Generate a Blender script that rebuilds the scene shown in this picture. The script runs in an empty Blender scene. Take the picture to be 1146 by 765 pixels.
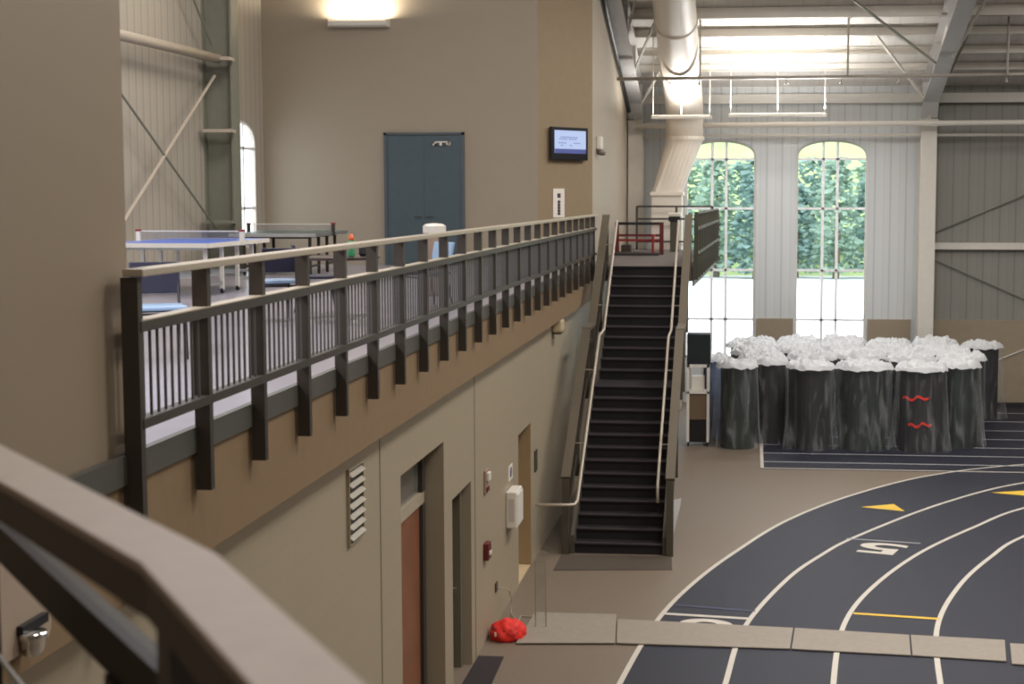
import bpy, bmesh, math, random
from mathutils import Vector, Matrix
random.seed(7)
scene = bpy.context.scene
COL = scene.collection
PI = math.pi

# ------------------------------------------------------------------ helpers
def s2l(c):
    return tuple(((v/255)/12.92 if v/255 <= .04045 else ((v/255+.055)/1.055)**2.4) for v in c)

MATS = {}
def mat(name, rgb, rough=.6, metal=0., var=.0, vscale=6., bump=0., bscale=40., spec=.5, emit=None, estr=1., lin=False):
    if name in MATS: return MATS[name]
    m = bpy.data.materials.new(name); m.use_nodes = True
    nt = m.node_tree; b = nt.nodes['Principled BSDF']
    c = rgb if lin else s2l(rgb)
    b.inputs['Roughness'].default_value = rough
    b.inputs['Metallic'].default_value = metal
    b.inputs['Specular IOR Level'].default_value = spec
    tc = nt.nodes.new('ShaderNodeTexCoord')
    n = nt.nodes.new('ShaderNodeTexNoise'); n.inputs['Scale'].default_value = vscale; n.inputs['Detail'].default_value = 4
    nt.links.new(tc.outputs['Object'], n.inputs['Vector'])
    r = nt.nodes.new('ShaderNodeValToRGB')
    v = max(var, .02)
    r.color_ramp.elements[0].position = .3; r.color_ramp.elements[1].position = .7
    r.color_ramp.elements[0].color = tuple(max(0, x*(1-v)) for x in c)+(1,)
    r.color_ramp.elements[1].color = tuple(min(1, x*(1+v)) for x in c)+(1,)
    nt.links.new(n.outputs['Fac'], r.inputs['Fac'])
    nt.links.new(r.outputs['Color'], b.inputs['Base Color'])
    if bump:
        n2 = nt.nodes.new('ShaderNodeTexNoise'); n2.inputs['Scale'].default_value = bscale; n2.inputs['Detail'].default_value = 3
        nt.links.new(tc.outputs['Object'], n2.inputs['Vector'])
        bp = nt.nodes.new('ShaderNodeBump'); bp.inputs['Strength'].default_value = bump; bp.inputs['Distance'].default_value = .02
        nt.links.new(n2.outputs['Fac'], bp.inputs['Height']); nt.links.new(bp.outputs['Normal'], b.inputs['Normal'])
    if emit:
        b.inputs['Emission Color'].default_value = s2l(emit)+(1,); b.inputs['Emission Strength'].default_value = estr
    MATS[name] = m
    return m

def panel_mat(name, rgb, axis, period=.3, depth=.16, width=.12, rough=.5):
    """ribbed metal wall panel: dark vertical joints every `period` m along axis"""
    m = bpy.data.materials.new(name); m.use_nodes = True
    nt = m.node_tree; b = nt.nodes['Principled BSDF']; b.inputs['Roughness'].default_value = rough
    tc = nt.nodes.new('ShaderNodeTexCoord'); sp = nt.nodes.new('ShaderNodeSeparateXYZ')
    nt.links.new(tc.outputs['Object'], sp.inputs[0])
    d = nt.nodes.new('ShaderNodeMath'); d.operation = 'DIVIDE'; d.inputs[1].default_value = period
    nt.links.new(sp.outputs[axis], d.inputs[0])
    f = nt.nodes.new('ShaderNodeMath'); f.operation = 'FRACT'; nt.links.new(d.outputs[0], f.inputs[0])
    r = nt.nodes.new('ShaderNodeValToRGB'); c = s2l(rgb)
    e = r.color_ramp.elements
    e[0].position = 0; e[0].color = tuple(x*(1-depth*2.2) for x in c)+(1,)
    e[1].position = width; e[1].color = c+(1,)
    a = r.color_ramp.elements.new(.55); a.color = tuple(min(1, x*1.04) for x in c)+(1,)
    a = r.color_ramp.elements.new(.6); a.color = tuple(x*(1-depth*.6) for x in c)+(1,)
    a = r.color_ramp.elements.new(.66); a.color = c+(1,)
    nt.links.new(f.outputs[0], r.inputs['Fac']); nt.links.new(r.outputs['Color'], b.inputs['Base Color'])
    bp = nt.nodes.new('ShaderNodeBump'); bp.inputs['Strength'].default_value = .4; bp.inputs['Distance'].default_value = .02
    nt.links.new(r.outputs['Color'], bp.inputs['Height']); nt.links.new(bp.outputs['Normal'], b.inputs['Normal'])
    return m

def block_mat(name, rgb, axis, w=.4, h=.2, mortar=.93):
    """painted concrete block: faint courses"""
    m = bpy.data.materials.new(name); m.use_nodes = True
    nt = m.node_tree; b = nt.nodes['Principled BSDF']; b.inputs['Roughness'].default_value = .55
    tc = nt.nodes.new('ShaderNodeTexCoord'); sp = nt.nodes.new('ShaderNodeSeparateXYZ'); cb = nt.nodes.new('ShaderNodeCombineXYZ')
    nt.links.new(tc.outputs['Object'], sp.inputs[0])
    nt.links.new(sp.outputs[axis], cb.inputs['X']); nt.links.new(sp.outputs['Z'], cb.inputs['Y'])
    br = nt.nodes.new('ShaderNodeTexBrick'); br.inputs['Scale'].default_value = 1; br.inputs['Brick Width'].default_value = w
    br.inputs['Row Height'].default_value = h; br.inputs['Mortar Size'].default_value = .006
    c = s2l(rgb)
    br.inputs['Color1'].default_value = c+(1,); br.inputs['Color2'].default_value = tuple(x*.985 for x in c)+(1,)
    br.inputs['Mortar'].default_value = tuple(x*mortar for x in c)+(1,)
    nt.links.new(cb.outputs[0], br.inputs['Vector']); nt.links.new(br.outputs['Color'], b.inputs['Base Color'])
    return m

def box(bm, x0, x1, y0, y1, z0, z1, rz=0, c=None):
    vs = [Vector((x, y, z)) for z in (z0, z1) for y in (y0, y1) for x in (x0, x1)]
    if rz:
        c = c or Vector(((x0+x1)/2, (y0+y1)/2, 0)); M = Matrix.Rotation(rz, 3, 'Z')
        vs = [M @ (v-c) + c for v in vs]
    v = [bm.verts.new(p) for p in vs]
    for f in ((0,2,3,1),(4,5,7,6),(0,1,5,4),(2,6,7,3),(0,4,6,2),(1,3,7,5)):
        bm.faces.new([v[i] for i in f])

def bar(bm, p, q, w, h, up=(0,0,1)):
    """rectangular bar p->q, w across, h along up"""
    p, q = Vector(p), Vector(q); d = (q-p).normalized(); up = Vector(up)
    if abs(d.dot(up)) > .98: up = Vector((0,1,0))
    s = d.cross(up).normalized(); u = s.cross(d).normalized()
    v = [bm.verts.new(e + s*a*w/2 + u*b*h/2) for e in (p, q) for a, b in ((-1,-1),(1,-1),(1,1),(-1,1))]
    for f in ((0,1,2,3),(7,6,5,4),(0,4,5,1),(1,5,6,2),(2,6,7,3),(3,7,4,0)):
        bm.faces.new([v[i] for i in f])

def tube(bm, pts, r, seg=10, closed_ends=True):
    pts = [Vector(p) for p in pts]; rings = []
    ref = None
    for i, p in enumerate(pts):
        if i == 0: d = pts[1]-p
        elif i == len(pts)-1: d = p-pts[i-1]
        else: d = (pts[i+1]-p).normalized() + (p-pts[i-1]).normalized()
        d.normalize()
        if ref is None:
            ref = Vector((0,0,1)) if abs(d.z) < .9 else Vector((1,0,0))
        s = d.cross(ref).normalized(); u = s.cross(d).normalized(); ref = u
        rr = r[i] if isinstance(r, (list, tuple)) else r
        rings.append([bm.verts.new(p + (s*math.cos(2*PI*k/seg) + u*math.sin(2*PI*k/seg))*rr) for k in range(seg)])
    for a, b in zip(rings, rings[1:]):
        for k in range(seg):
            bm.faces.new((a[k], a[(k+1)%seg], b[(k+1)%seg], b[k]))
    if closed_ends:
        bm.faces.new(rings[0][::-1]); bm.faces.new(rings[-1])

def lathe(bm, prof, c=(0,0,0), seg=24):
    c = Vector(c); rings = []
    for r, z in prof:
        rings.append([bm.verts.new(c + Vector((r*math.cos(2*PI*k/seg), r*math.sin(2*PI*k/seg), z))) for k in range(seg)])
    for a, b in zip(rings, rings[1:]):
        for k in range(seg):
            bm.faces.new((a[k], a[(k+1)%seg], b[(k+1)%seg], b[k]))
    bm.faces.new(rings[0][::-1]); bm.faces.new(rings[-1])

def prism(bm, poly, axis, a, b):
    """poly: 2D points; axis 'X': (y,z); 'Y': (x,z); 'Z': (x,y)"""
    def P(p, t):
        return {'X': (t, p[0], p[1]), 'Y': (p[0], t, p[1]), 'Z': (p[0], p[1], t)}[axis]
    A = [bm.verts.new(P(p, a)) for p in poly]; B = [bm.verts.new(P(p, b)) for p in poly]
    n = len(poly)
    bm.faces.new(A[::-1]); bm.faces.new(B)
    for i in range(n): bm.faces.new((A[i], A[(i+1)%n], B[(i+1)%n], B[i]))

def NB(): return bmesh.new()

def obj(name, bm, m, parent=None, smooth=False, bevel=0, loc=None):
    bmesh.ops.recalc_face_normals(bm, faces=bm.faces)
    me = bpy.data.meshes.new(name); bm.to_mesh(me); bm.free()
    if isinstance(m, (list, tuple)):
        for k in m: me.materials.append(k)
    else: me.materials.append(m)
    if smooth:
        for p in me.polygons: p.use_smooth = True
    o = bpy.data.objects.new(name, me); COL.objects.link(o)
    if parent: o.parent = parent
    if loc: o.location = loc
    if bevel:
        mo = o.modifiers.new('bevel', 'BEVEL'); mo.width = bevel; mo.segments = 2; mo.limit_method = 'ANGLE'
    return o

def tag(o, label=None, cat=None, group=None, kind=None):
    if label: o['label'] = label
    if cat: o['category'] = cat
    if group: o['group'] = group
    if kind: o['kind'] = kind
    return o

def thing(name, label, cat, loc=(0,0,0), rz=0, group=None):
    o = bpy.data.objects.new(name, None); COL.objects.link(o)
    o.location = loc; o.rotation_euler = (0,0,rz); o.empty_display_size = .1
    return tag(o, label, cat, group)

def struct(name, bm, m, parent=None, label=None):
    o = obj(name, bm, m, parent)
    if not parent: o['kind'] = 'structure'
    if label: o['label'] = label
    return o

def local(bm, root):
    """shift a bmesh built in world coordinates into the frame of an unrotated root"""
    bmesh.ops.translate(bm, verts=bm.verts, vec=-Vector(root.location)); return bm

def copy_tree(o, parent=None):
    c = o.copy(); COL.objects.link(c)
    if parent: c.parent = parent
    for ch in list(o.children): copy_tree(ch, c)
    return c

# ------------------------------------------------------------------ materials
M_NEAR  = block_mat('painted_block_near', (140,124,104), 'Y', mortar=.985)
M_LOWER = block_mat('painted_block_lower', (160,147,125), 'Y', mortar=.95)
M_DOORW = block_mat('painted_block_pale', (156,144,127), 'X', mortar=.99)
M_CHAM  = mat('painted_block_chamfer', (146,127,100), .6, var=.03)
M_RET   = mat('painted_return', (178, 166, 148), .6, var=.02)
M_FASC  = mat('tan_fascia', (130, 107, 78), .7, var=.04, vscale=9)
M_CURB  = mat('curb_charcoal', (80, 78, 72), .5, var=.05)
M_FLOOR = mat('sport_floor_taupe', (122, 108, 93), .55, var=.06, vscale=22, bump=.1, bscale=220)
M_UPFL  = mat('upper_floor_vinyl', (152, 147, 155), .28, var=.05, vscale=3)
M_TRACK = mat('track_navy', (31, 32, 46), .6, var=.16, vscale=45, bump=.15, bscale=300)
M_LINE  = mat('lane_paint_white', (204, 196, 184), .6, var=.03)
M_YEL   = mat('lane_paint_yellow', (228,188,60), .6)
M_BLUEL = mat('lane_paint_blue', (62,64,92), .6)
M_PANC  = panel_mat('metal_panel_grey', (204,206,206), 'X', .42, .14)
M_PANR  = panel_mat('metal_panel_dark', (138,136,128), 'X', .42, .16)
M_PANL  = panel_mat('metal_panel_side', (172,164,150), 'Y', .3, .16, .2)
M_WAIN  = mat('wainscot_tan', (152, 137, 116), .65, var=.04)
M_STEEL = mat('steel_white', (212,206,196), .45, var=.02)
M_RAFT  = mat('steel_rafter', (188,186,184), .5, var=.03)
M_STGRN = mat('steel_grey_green', (128,128,114), .5, var=.04)
M_ROOF  = panel_mat('roof_liner', (214,210,204), 'X', .6, .06)
M_DUCT  = mat('duct_white', (226,216,202), .45, var=.03, vscale=2)
M_RAILD = mat('rail_dark_bronze', (62,56,50), .45, var=.08)
M_PICK  = mat('picket_grey', (88,86,86), .45)
M_RAILC = mat('rail_cap_taupe', (190,176,160), .45, var=.04, vscale=12)
M_STCAP = mat('stair_cap_taupe', (96, 87, 73), .5, var=.04)
M_STRG  = mat('stair_stringer_olive', (78, 72, 60), .55, var=.05)
M_STEP  = mat('step_rubber_plum', (27, 20, 25), .8, var=.15, vscale=30)
M_NOSE  = mat('step_nosing_grey', (76, 68, 71), .5)
M_PIPE  = mat('handrail_pipe_pale', (196,184,168), .35, metal=.2)
M_MATD  = mat('entry_mat_plum', (46,38,40), .95, var=.1, vscale=60)
M_MATB  = mat('entry_mat_brown', (82,72,62), .95, var=.1, vscale=60)
M_PLANK = mat('protector_board_grey', (150,140,128), .7, var=.06, vscale=14)
M_WOOD  = mat('door_wood_orange', (128, 80, 55), .45, var=.12, vscale=3)
M_FRAME = mat('door_frame_dark', (58,52,46), .5)
M_FRG   = mat('door_frame_greygreen', (112,104,86), .5)
M_DARKD = mat('door_dark_grey', (52,54,54), .5)
M_BLUED = mat('door_slate_blue', (70,84,92), .5, var=.05)
M_TRANS = mat('transom_glass', (108,104,98), .15)
M_WHITE = mat('white_plastic', (226,220,210), .4)
M_BLACK = mat('black_plastic', (26,25,28), .4)
M_RED   = mat('red_paint', (138, 36, 34), .45)
M_BRED  = mat('bright_red_fabric', (228,44,34), .6, var=.2, vscale=14)
M_DKRED = mat('dark_red_paint', (100, 30, 32), .45)
M_CHROME= mat('chrome', (215,215,215), .15, metal=1)
M_ALU   = mat('aluminium', (180,180,178), .35, metal=.7)
M_NAVY  = mat('navy_plastic', (34,34,56), .5)
M_LBLUE = mat('pale_blue_seat', (150,178,210), .4)
M_PPB   = mat('table_top_blue', (86, 116, 206), .35)
M_PPG   = mat('table_top_green', (70,100,98), .3)
M_NET   = mat('net_dark', (120,118,112), .8)
M_GREENB= mat('bottle_green', (74,168,120), .35)
M_ORANGE= mat('bottle_cap_orange', (236,110,56), .4)
M_BROWN = mat('bin_brown', (150,128,112), .6)
M_DKBRN = mat('table_dark_brown', (62,50,46), .4)
M_ROLL  = mat('mat_roll_black', (34,32,34), .7, var=.2, vscale=3)
M_ROLLG = mat('mat_roll_green_black', (34,42,36), .7, var=.2, vscale=3)
M_ROLLB = mat('mat_roll_blue', (90,108,140), .6, var=.2, vscale=3)
M_PAVE  = mat('pavement_pale', (222,224,226), .8, var=.03)
M_GRASS = mat('hill_grass', (168, 188, 128), .9, var=.2, vscale=.2)
M_BARK  = mat('bark', (120, 112, 98), .9, var=.1)
M_PINK  = mat('pale_panel', (168,150,132), .5)

def leaf_mat(name, c):
    m = mat(name, c, .8, var=.22, vscale=.9); nt = m.node_tree
    if not m.get('leafy'):
        m['leafy'] = 1; b = nt.nodes['Principled BSDF']; o = nt.nodes['Material Output']
        t = nt.nodes.new('ShaderNodeBsdfTranslucent'); mx = nt.nodes.new('ShaderNodeMixShader'); mx.inputs[0].default_value = .5
        nt.links.new(b.inputs['Base Color'].links[0].from_socket, t.inputs[0])
        nt.links.new(b.outputs[0], mx.inputs[1]); nt.links.new(t.outputs[0], mx.inputs[2]); nt.links.new(mx.outputs[0], o.inputs[0])
    return m
M_LEAF = [leaf_mat('foliage_blue_green', (162, 188, 182)), leaf_mat('foliage_green', (168, 192, 176)), leaf_mat('foliage_deep', (150, 178, 172)), leaf_mat('foliage_light', (168,186,140))]  # outdoor haze is mixed into these pale, even leaf colours

def glass_mat():
    m = bpy.data.materials.new('window_glass'); m.use_nodes = True; nt = m.node_tree
    for n in list(nt.nodes): nt.nodes.remove(n)
    o = nt.nodes.new('ShaderNodeOutputMaterial'); mx = nt.nodes.new('ShaderNodeMixShader')
    t = nt.nodes.new('ShaderNodeBsdfTransparent'); t.inputs[0].default_value = (.96,.98,.98,1)
    g = nt.nodes.new('ShaderNodeBsdfGlossy'); g.inputs['Roughness'].default_value = .03
    mx.inputs[0].default_value = .04
    nt.links.new(t.outputs[0], mx.inputs[1]); nt.links.new(g.outputs[0], mx.inputs[2]); nt.links.new(mx.outputs[0], o.inputs[0])
    return m
M_GLASS = glass_mat()

def film_mat(name, lo, hi, tint=(.92,.94,.96), edge=.45):
    """thin crumpled plastic film: mostly see-through with milky creases"""
    m = bpy.data.materials.new(name); m.use_nodes = True; nt = m.node_tree
    for n in list(nt.nodes): nt.nodes.remove(n)
    o = nt.nodes.new('ShaderNodeOutputMaterial'); mx = nt.nodes.new('ShaderNodeMixShader')
    t = nt.nodes.new('ShaderNodeBsdfTransparent')
    b = nt.nodes.new('ShaderNodeBsdfPrincipled'); b.inputs['Base Color'].default_value = tint+(1,); b.inputs['Roughness'].default_value = .3
    b.inputs['Specular IOR Level'].default_value = .5
    tc = nt.nodes.new('ShaderNodeTexCoord'); mp = nt.nodes.new('ShaderNodeMapping'); mp.inputs['Scale'].default_value = (1,1,.22)
    ns = nt.nodes.new('ShaderNodeTexNoise'); ns.inputs['Scale'].default_value = 5; ns.inputs['Detail'].default_value = 5
    ns.inputs['Distortion'].default_value = .8
    r = nt.nodes.new('ShaderNodeValToRGB'); r.color_ramp.elements[0].position = .5; r.color_ramp.elements[1].position = .8
    r.color_ramp.elements[0].color = (lo,)*3+(1,); r.color_ramp.elements[1].color = (hi,)*3+(1,)
    nt.links.new(tc.outputs['Object'], mp.inputs[0]); nt.links.new(mp.outputs[0], ns.inputs['Vector'])
    lw = nt.nodes.new('ShaderNodeLayerWeight'); lw.inputs['Blend'].default_value = .35
    pw = nt.nodes.new('ShaderNodeMath'); pw.operation = 'POWER'; pw.inputs[1].default_value = 2.2; nt.links.new(lw.outputs['Facing'], pw.inputs[0])
    ml = nt.nodes.new('ShaderNodeMath'); ml.operation = 'MULTIPLY_ADD'; ml.inputs[1].default_value = edge; nt.links.new(pw.outputs[0], ml.inputs[0])
    nt.links.new(ns.outputs['Fac'], r.inputs['Fac']); nt.links.new(r.outputs['Color'], ml.inputs[2]); ml.use_clamp = True
    nt.links.new(ml.outputs[0], mx.inputs[0])
    tl_ = nt.nodes.new('ShaderNodeBsdfTranslucent'); tl_.inputs[0].default_value = tint+(1,)
    m2 = nt.nodes.new('ShaderNodeMixShader'); m2.inputs[0].default_value = .35
    nt.links.new(b.outputs[0], m2.inputs[1]); nt.links.new(tl_.outputs[0], m2.inputs[2])
    nt.links.new(t.outputs[0], mx.inputs[1]); nt.links.new(m2.outputs[0], mx.inputs[2]); nt.links.new(mx.outputs[0], o.inputs[0])
    return m
M_FILM = film_mat('plastic_film_clear', .03, .30)
M_FILMTOP = film_mat('plastic_film_milky', .85, 1.0, (.97,.97,.98))

M_NETF = film_mat('net_mesh', .18, .28, (.4,.4,.42))

# ------------------------------------------------------------------ levels
H, UP = 5.75, 4.32
XF = -3.2      # balcony edge
XW = -3.36     # lower wall face
YF = 43.5      # far wall face
YD = 32.0      # pale wall with the blue door
XE = -10.12    # side wall face

# ------------------------------------------------------------------ ground, track
b = NB(); box(b, -12.5, 15, -4, 43.9, -.2, 0); struct('floor', b, M_FLOOR)

def catmull(P, n=10):
    P = [Vector((p[0], p[1])) for p in P]; out = []
    for i in range(len(P)-1):
        p0 = P[i-1] if i else P[0]*2-P[1]; p1, p2 = P[i], P[i+1]; p3 = P[i+2] if i+2 < len(P) else P[-1]*2-P[-2]
        for k in range(n):
            t = k/n
            out.append(.5*((2*p1) + (p2-p0)*t + (2*p0-5*p1+4*p2-p3)*t*t + (3*p1-p0-3*p2+p3)*t**3))
    out.append(P[-1]); return out

def strip(bm, pts, w, z):
    n = len(pts); L = []; R_ = []
    for i, p in enumerate(pts):
        d = (pts[min(i+1,n-1)]-pts[max(i-1,0)]).normalized(); s = Vector((-d.y, d.x))*w/2
        L.append(bm.verts.new((p.x+s.x, p.y+s.y, z))); R_.append(bm.verts.new((p.x-s.x, p.y-s.y, z)))
    for i in range(n-1): bm.faces.new((L[i], L[i+1], R_[i+1], R_[i]))

LANES = [
 [(-1.66,14),(-1.6,16),(-1.46,18.3),(-1.19,20.9),(-.78,22.95),(-.2,25.0),(.7,27.6),(2.0,30.1),(3.72,32.4),(5.85,33.95),(8.6,34.9),(12,35.2)],
 [(-.45,14),(-.38,16),(-.24,18.12),(-.02,20.6),(.58,23.2),(1.15,24.85),(1.86,26.43),(3.6,29.4),(5.5,31.75),(8.2,33.5),(12,34.0)],
 [(.86,14),(.92,16),(1.03,18.25),(1.30,20.8),(1.82,22.85),(2.75,25.2),(3.93,27.36),(5.12,29.2),(7.6,31.6),(12,32.7)],
 [(2.14,14),(2.2,16),(2.29,18.38),(2.55,20.9),(3.13,23.15),(3.88,25.1),(4.68,26.72),(6.8,29.7),(12,31.4)],
 [(3.5,14),(3.55,16),(3.65,18.5),(3.92,21.1),(4.5,23.6),(5.6,26.1),(8,28.6),(12,30.1)]]
track = thing('running_track', 'curved navy indoor running track with white lane lines', 'running track', (0,0,0))
b = NB(); o = catmull(LANES[0]); 
vs = [b.verts.new((p.x, p.y, .006)) for p in o] + [b.verts.new((14.5,35.2,.006)), b.verts.new((14.5,14,.006))]
f = b.faces.new(vs); bmesh.ops.triangulate(b, faces=[f])
obj('track_surface', b, M_TRACK, track)
for i, L in enumerate(LANES):
    b = NB(); strip(b, catmull(L), .07, .011); obj('lane_line', b, M_LINE, track)
def quad(bm, pts, z):
    bm.faces.new([bm.verts.new((p[0], p[1], z)) for p in pts])
for P in ([(2.08,28.93),(2.72,29.28),(2.86,28.62)], [(4.70,30.62),(5.62,31.0),(5.75,30.2)], ):
    b = NB(); quad(b, P, .012); obj('lane_arrow', b, M_YEL, track)
b = NB(); strip(b, [Vector((1.47,21.42)), Vector((2.62,21.25))], .09, .012); obj('relay_mark', b, M_YEL, track, )
b = NB(); strip(b, [Vector((-1.12,21.14)), Vector((.02,21.0))], .1, .012); obj('start_line', b, M_LINE, track)
b = NB(); strip(b, [Vector((-1.0,21.62)), Vector((.12,21.4))], .08, .012); obj('start_line', b, M_BLUEL, track)
b = NB(); strip(b, [Vector((1.66,26.2)), Vector((2.86,25.95))], .07, .012); obj('start_line', b, mat('lane_paint_grey', (150,148,150), .6), track)
def glyph(txt, x, y, rz, size, sx, m, parent, name='lane_number'):
    cu = bpy.data.curves.new(name, 'FONT'); cu.body = txt; cu.size = size; cu.align_x = 'CENTER'; cu.align_y = 'CENTER'; cu.offset = .02
    o = bpy.data.objects.new(name, cu); COL.objects.link(o); o.data.materials.append(m)
    me = bpy.data.meshes.new_from_object(o.evaluated_get(bpy.context.evaluated_depsgraph_get()))
    bpy.data.objects.remove(o); me.materials.clear(); me.materials.append(m); me.name = name
    o = bpy.data.objects.new(name, me); COL.objects.link(o)
    o.location = (x, y, .013); o.rotation_euler = (0,0,rz); o.scale = (sx,1,1); o.parent = parent
    return o
glyph('5', 2.18, 25.55, PI-.32, 1.1, 1.6, M_LINE, track)
glyph('6', -.55, 20.53, PI-.16, 1.2, 1.35, M_LINE, track)

sprint = thing('sprint_straight', 'navy straight running lanes beside the far wall under the mat rolls', 'running track', (0,0,0))
b = NB(); box(b, .27, 14.5, 32.9, 43.42, .001, .008); obj('track_surface', b, M_TRACK, sprint)
for y in (32.95, 33.75, 34.9, 36.1, 37.4, 38.8, 40.4, 42.0):
    b = NB(); strip(b, [Vector((.3,y)), Vector((14.4,y))], .07, .013); obj('lane_line', b, mat('lane_paint_dull', (176,174,176), .6) if y > 33 else M_LINE, sprint)
b = NB(); strip(b, [Vector((.3,32.95)), Vector((.3,43.3))], .07, .013); obj('lane_line', b, M_LINE, sprint)

# protective boards laid across the track
pl = [[(-2.95,19.47),(-1.68,19.6),(-1.78,20.98),(-2.91,20.96)], [(-1.66,19.6),(.55,19.57),(.62,20.54),(-1.30,20.70),(-1.75,20.73)], [(.57,19.57),(2.05,19.44),(2.12,20.36),(.64,20.54)], [(2.07,19.44),(3.2,19.31),(3.33,20.24),(2.14,20.36)], [(3.25,19.2),(5.6,18.9),(5.7,19.8),(3.37,20.1)]]
names = ['wide pale board at the wall end of the strip across the track', 'board lying over the outer lane number of the track', 'board of the cross strip between the second and third lanes', 'narrow board of the cross strip with notched right end', 'rightmost board of the strip laid across the track']
for P, n in zip(pl, names):
    b = NB(); prism(b, P, 'Z', .013, .032); tag(obj('floor_protection_board', b, M_PLANK, bevel=.006), 'grey '+n, 'board', 'grey boards protecting the track')

# ------------------------------------------------------------------ lower wall with door recesses
def wall_x(bm, xa, xb, y0, y1, z0, z1, ops):
    """wall in plane X with rectangular openings (ya, yb, ztop) from z0"""
    y = y0
    for ya, yb, zt in sorted(ops):
        box(bm, xa, xb, y, ya, z0, z1); box(bm, xa, xb, ya, yb, zt, z1); y = yb
    box(bm, xa, xb, y, y1, z0, z1)
b = NB(); wall_x(b, XW-.5, XW, -4, 43.5, 0, UP-.68, [(14.75,16.9,3.04),(17.37,18.58,2.29),(22.5,23.83,2.25)])
struct('wall_left_lower', b, M_LOWER)
b = NB()
for y in (13.9, 18.85): box(b, XW, XW+.004, y-.012, y+.012, .0, UP-.7)
struct('trim_1', b, mat('joint_sealant', (104,94,76), .7))
# door 1: wood door with glass transom in a deep recess
d1 = NB(); box(d1, -3.66, -3.60, 15.0, 16.70, 0, 2.36); d1o = struct('door_1', d1, M_WOOD)
b = NB(); box(b, -3.68, -3.57, 14.75, 16.84, 2.37, 2.5); obj('transom_bar', b, mat('transom_bar_pale', (168,156,136), .5), d1o)
b = NB(); box(b, -3.68, -3.61, 14.75, 16.7, 2.5, 3.04); obj('transom_pane', b, M_TRANS, d1o)
b = NB(); box(b, -3.70, -3.56, 16.70, 16.84, 0, 2.365); box(b, -3.70, -3.56, 16.70, 16.84, 2.505, 3.04); obj('door_jamb', b, M_FRAME, d1o)
b = NB(); box(b, -3.86, -3.70, 14.75, 16.9, 0, 3.04); obj('recess_back', b, M_FRG, d1o)
# door 2
d2 = NB(); box(d2, -3.62, -3.57, 17.45, 18.5, 0, 2.25); d2o = struct('door_2', d2, M_DARKD)
b = NB(); box(b, -3.58, -3.47, 18.44, 18.575, 0, 2.28); obj('door_jamb', b, M_FRG, d2o)
b = NB(); tube(b, [(-3.57,18.30,1.02),(-3.50,18.30,1.02),(-3.50,18.16,1.02)], .014, 8); box(b, -3.575,-3.56,18.26,18.34,.92,1.12); obj('door_handle', b, M_CHROME, d2o)
b = NB(); box(b, -3.86, -3.62, 17.37, 18.58, 0, 2.29); obj('recess_back', b, M_FRAME, d2o)
# door 3
d3 = NB(); box(d3, -3.72, -3.66, 22.5, 23.83, 0.0, 2.25); d3o = struct('door_3', d3, mat('door_tan', (150,128,98), .5))
b = NB(); box(b, -3.72, -3.36, 23.79, 23.83, 0, 2.25); obj('door_jamb', b, mat('jamb_tan', (158,134,100), .6), d3o)
b = NB(); box(b, -3.66, -3.37, 22.5, 23.78, 0, .02); obj('lit_recess_floor', b, mat('recess_floor_lit_tan', (206,182,146), .5), d3o)  # thin slab; light on the recess floor is put into its pale colour
# vent
VS = .82
v = thing('louver_vent', 'white wall vent with slanted louvers high on the lower block wall', 'vent', (XW, 12.95, 3.13))
b = NB(); box(b, 0.0, .012, -.25, .25, -.38, .38); obj('vent_backing', b, M_BLACK, v)
b = NB(); box(b, 0, .03, -.27, -.25, -.4, .4); box(b, 0, .03, .25, .27, -.4, .4); box(b, 0, .03, -.25, .25, .38, .4); box(b, 0, .03, -.25, .25, -.4, -.38); obj('vent_frame', b, M_LOWER, v)
v.scale = (1,.92,VS)
for k in range(7):
    z = -.33+.11*k
    b = NB(); bar(b, (.03,-.25,z), (.03,.25,z), .055, .012, (.7,0,.7)); obj('louver', b, mat('louver_cream', (156,147,130), .45), v)
# small wall items on the lower wall
c = thing('wall_dispenser', 'white box mounted on the lower wall between the alarm and far doorway', 'dispenser', (XW, 21.55, 1.12))
b = NB(); box(b, 0, .16, -.26, .26, 0, .52); obj('cabinet_body', b, M_WHITE, c, bevel=.02)
b = NB(); box(b, .16, .175, -.23, .23, .04, .48); obj('cabinet_front', b, mat('white_gloss', (236,230,220), .3), c, bevel=.006)
b = NB(); box(b, .04, .12, -.264, -.26, .1, .42); obj('side_slot', b, mat('dispenser_side_grey', (196,188,178), .5), c)
b = NB(); box(b, XW+.002, XW+.015, 21.5, 21.85, 1.74, 1.95); sg = tag(obj('wall_sign', b, M_WHITE), 'small square white sign above the white wall box', 'sign')
b = NB(); lathe(b, [(.001,0),(.075,0),(.075,.004),(.001,.004)], seg=16); so = obj('sign_symbol', b, mat('sign_symbol_grey', (96,92,110), .5), sg); so.location = (XW+.016, 21.68, 1.85); so.rotation_euler = (0, PI/2, 0)
st = thing('fire_alarm_strobe', 'pale fire alarm strobe with red trim on lower wall', 'alarm', (XW, 19.6, 1.95))
b = NB(); box(b, 0, .03, -.11, .11, 0, .3); obj('base_plate', b, mat('alarm_pink', (160, 132, 120), .5), st, bevel=.008)
b = NB(); box(b, .03, .07, -.07, .07, .16, .27); obj('strobe_lens', b, M_WHITE, st, bevel=.01)
b = NB(); box(b, .03, .045, -.09, .09, .02, .08); obj('horn_grille', b, M_DKRED, st)
b = NB(); box(b, XW, XW+.07, 19.42, 19.64, 1.1, 1.32); ps = tag(obj('fire_alarm_pull', b, M_DKRED, bevel=.01), 'red fire alarm pull box low on the lower wall', 'alarm')
b = NB(); box(b, XW+.071, XW+.085, 19.46, 19.6, 1.17, 1.21); obj('pull_handle', b, M_WHITE, ps)
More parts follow.
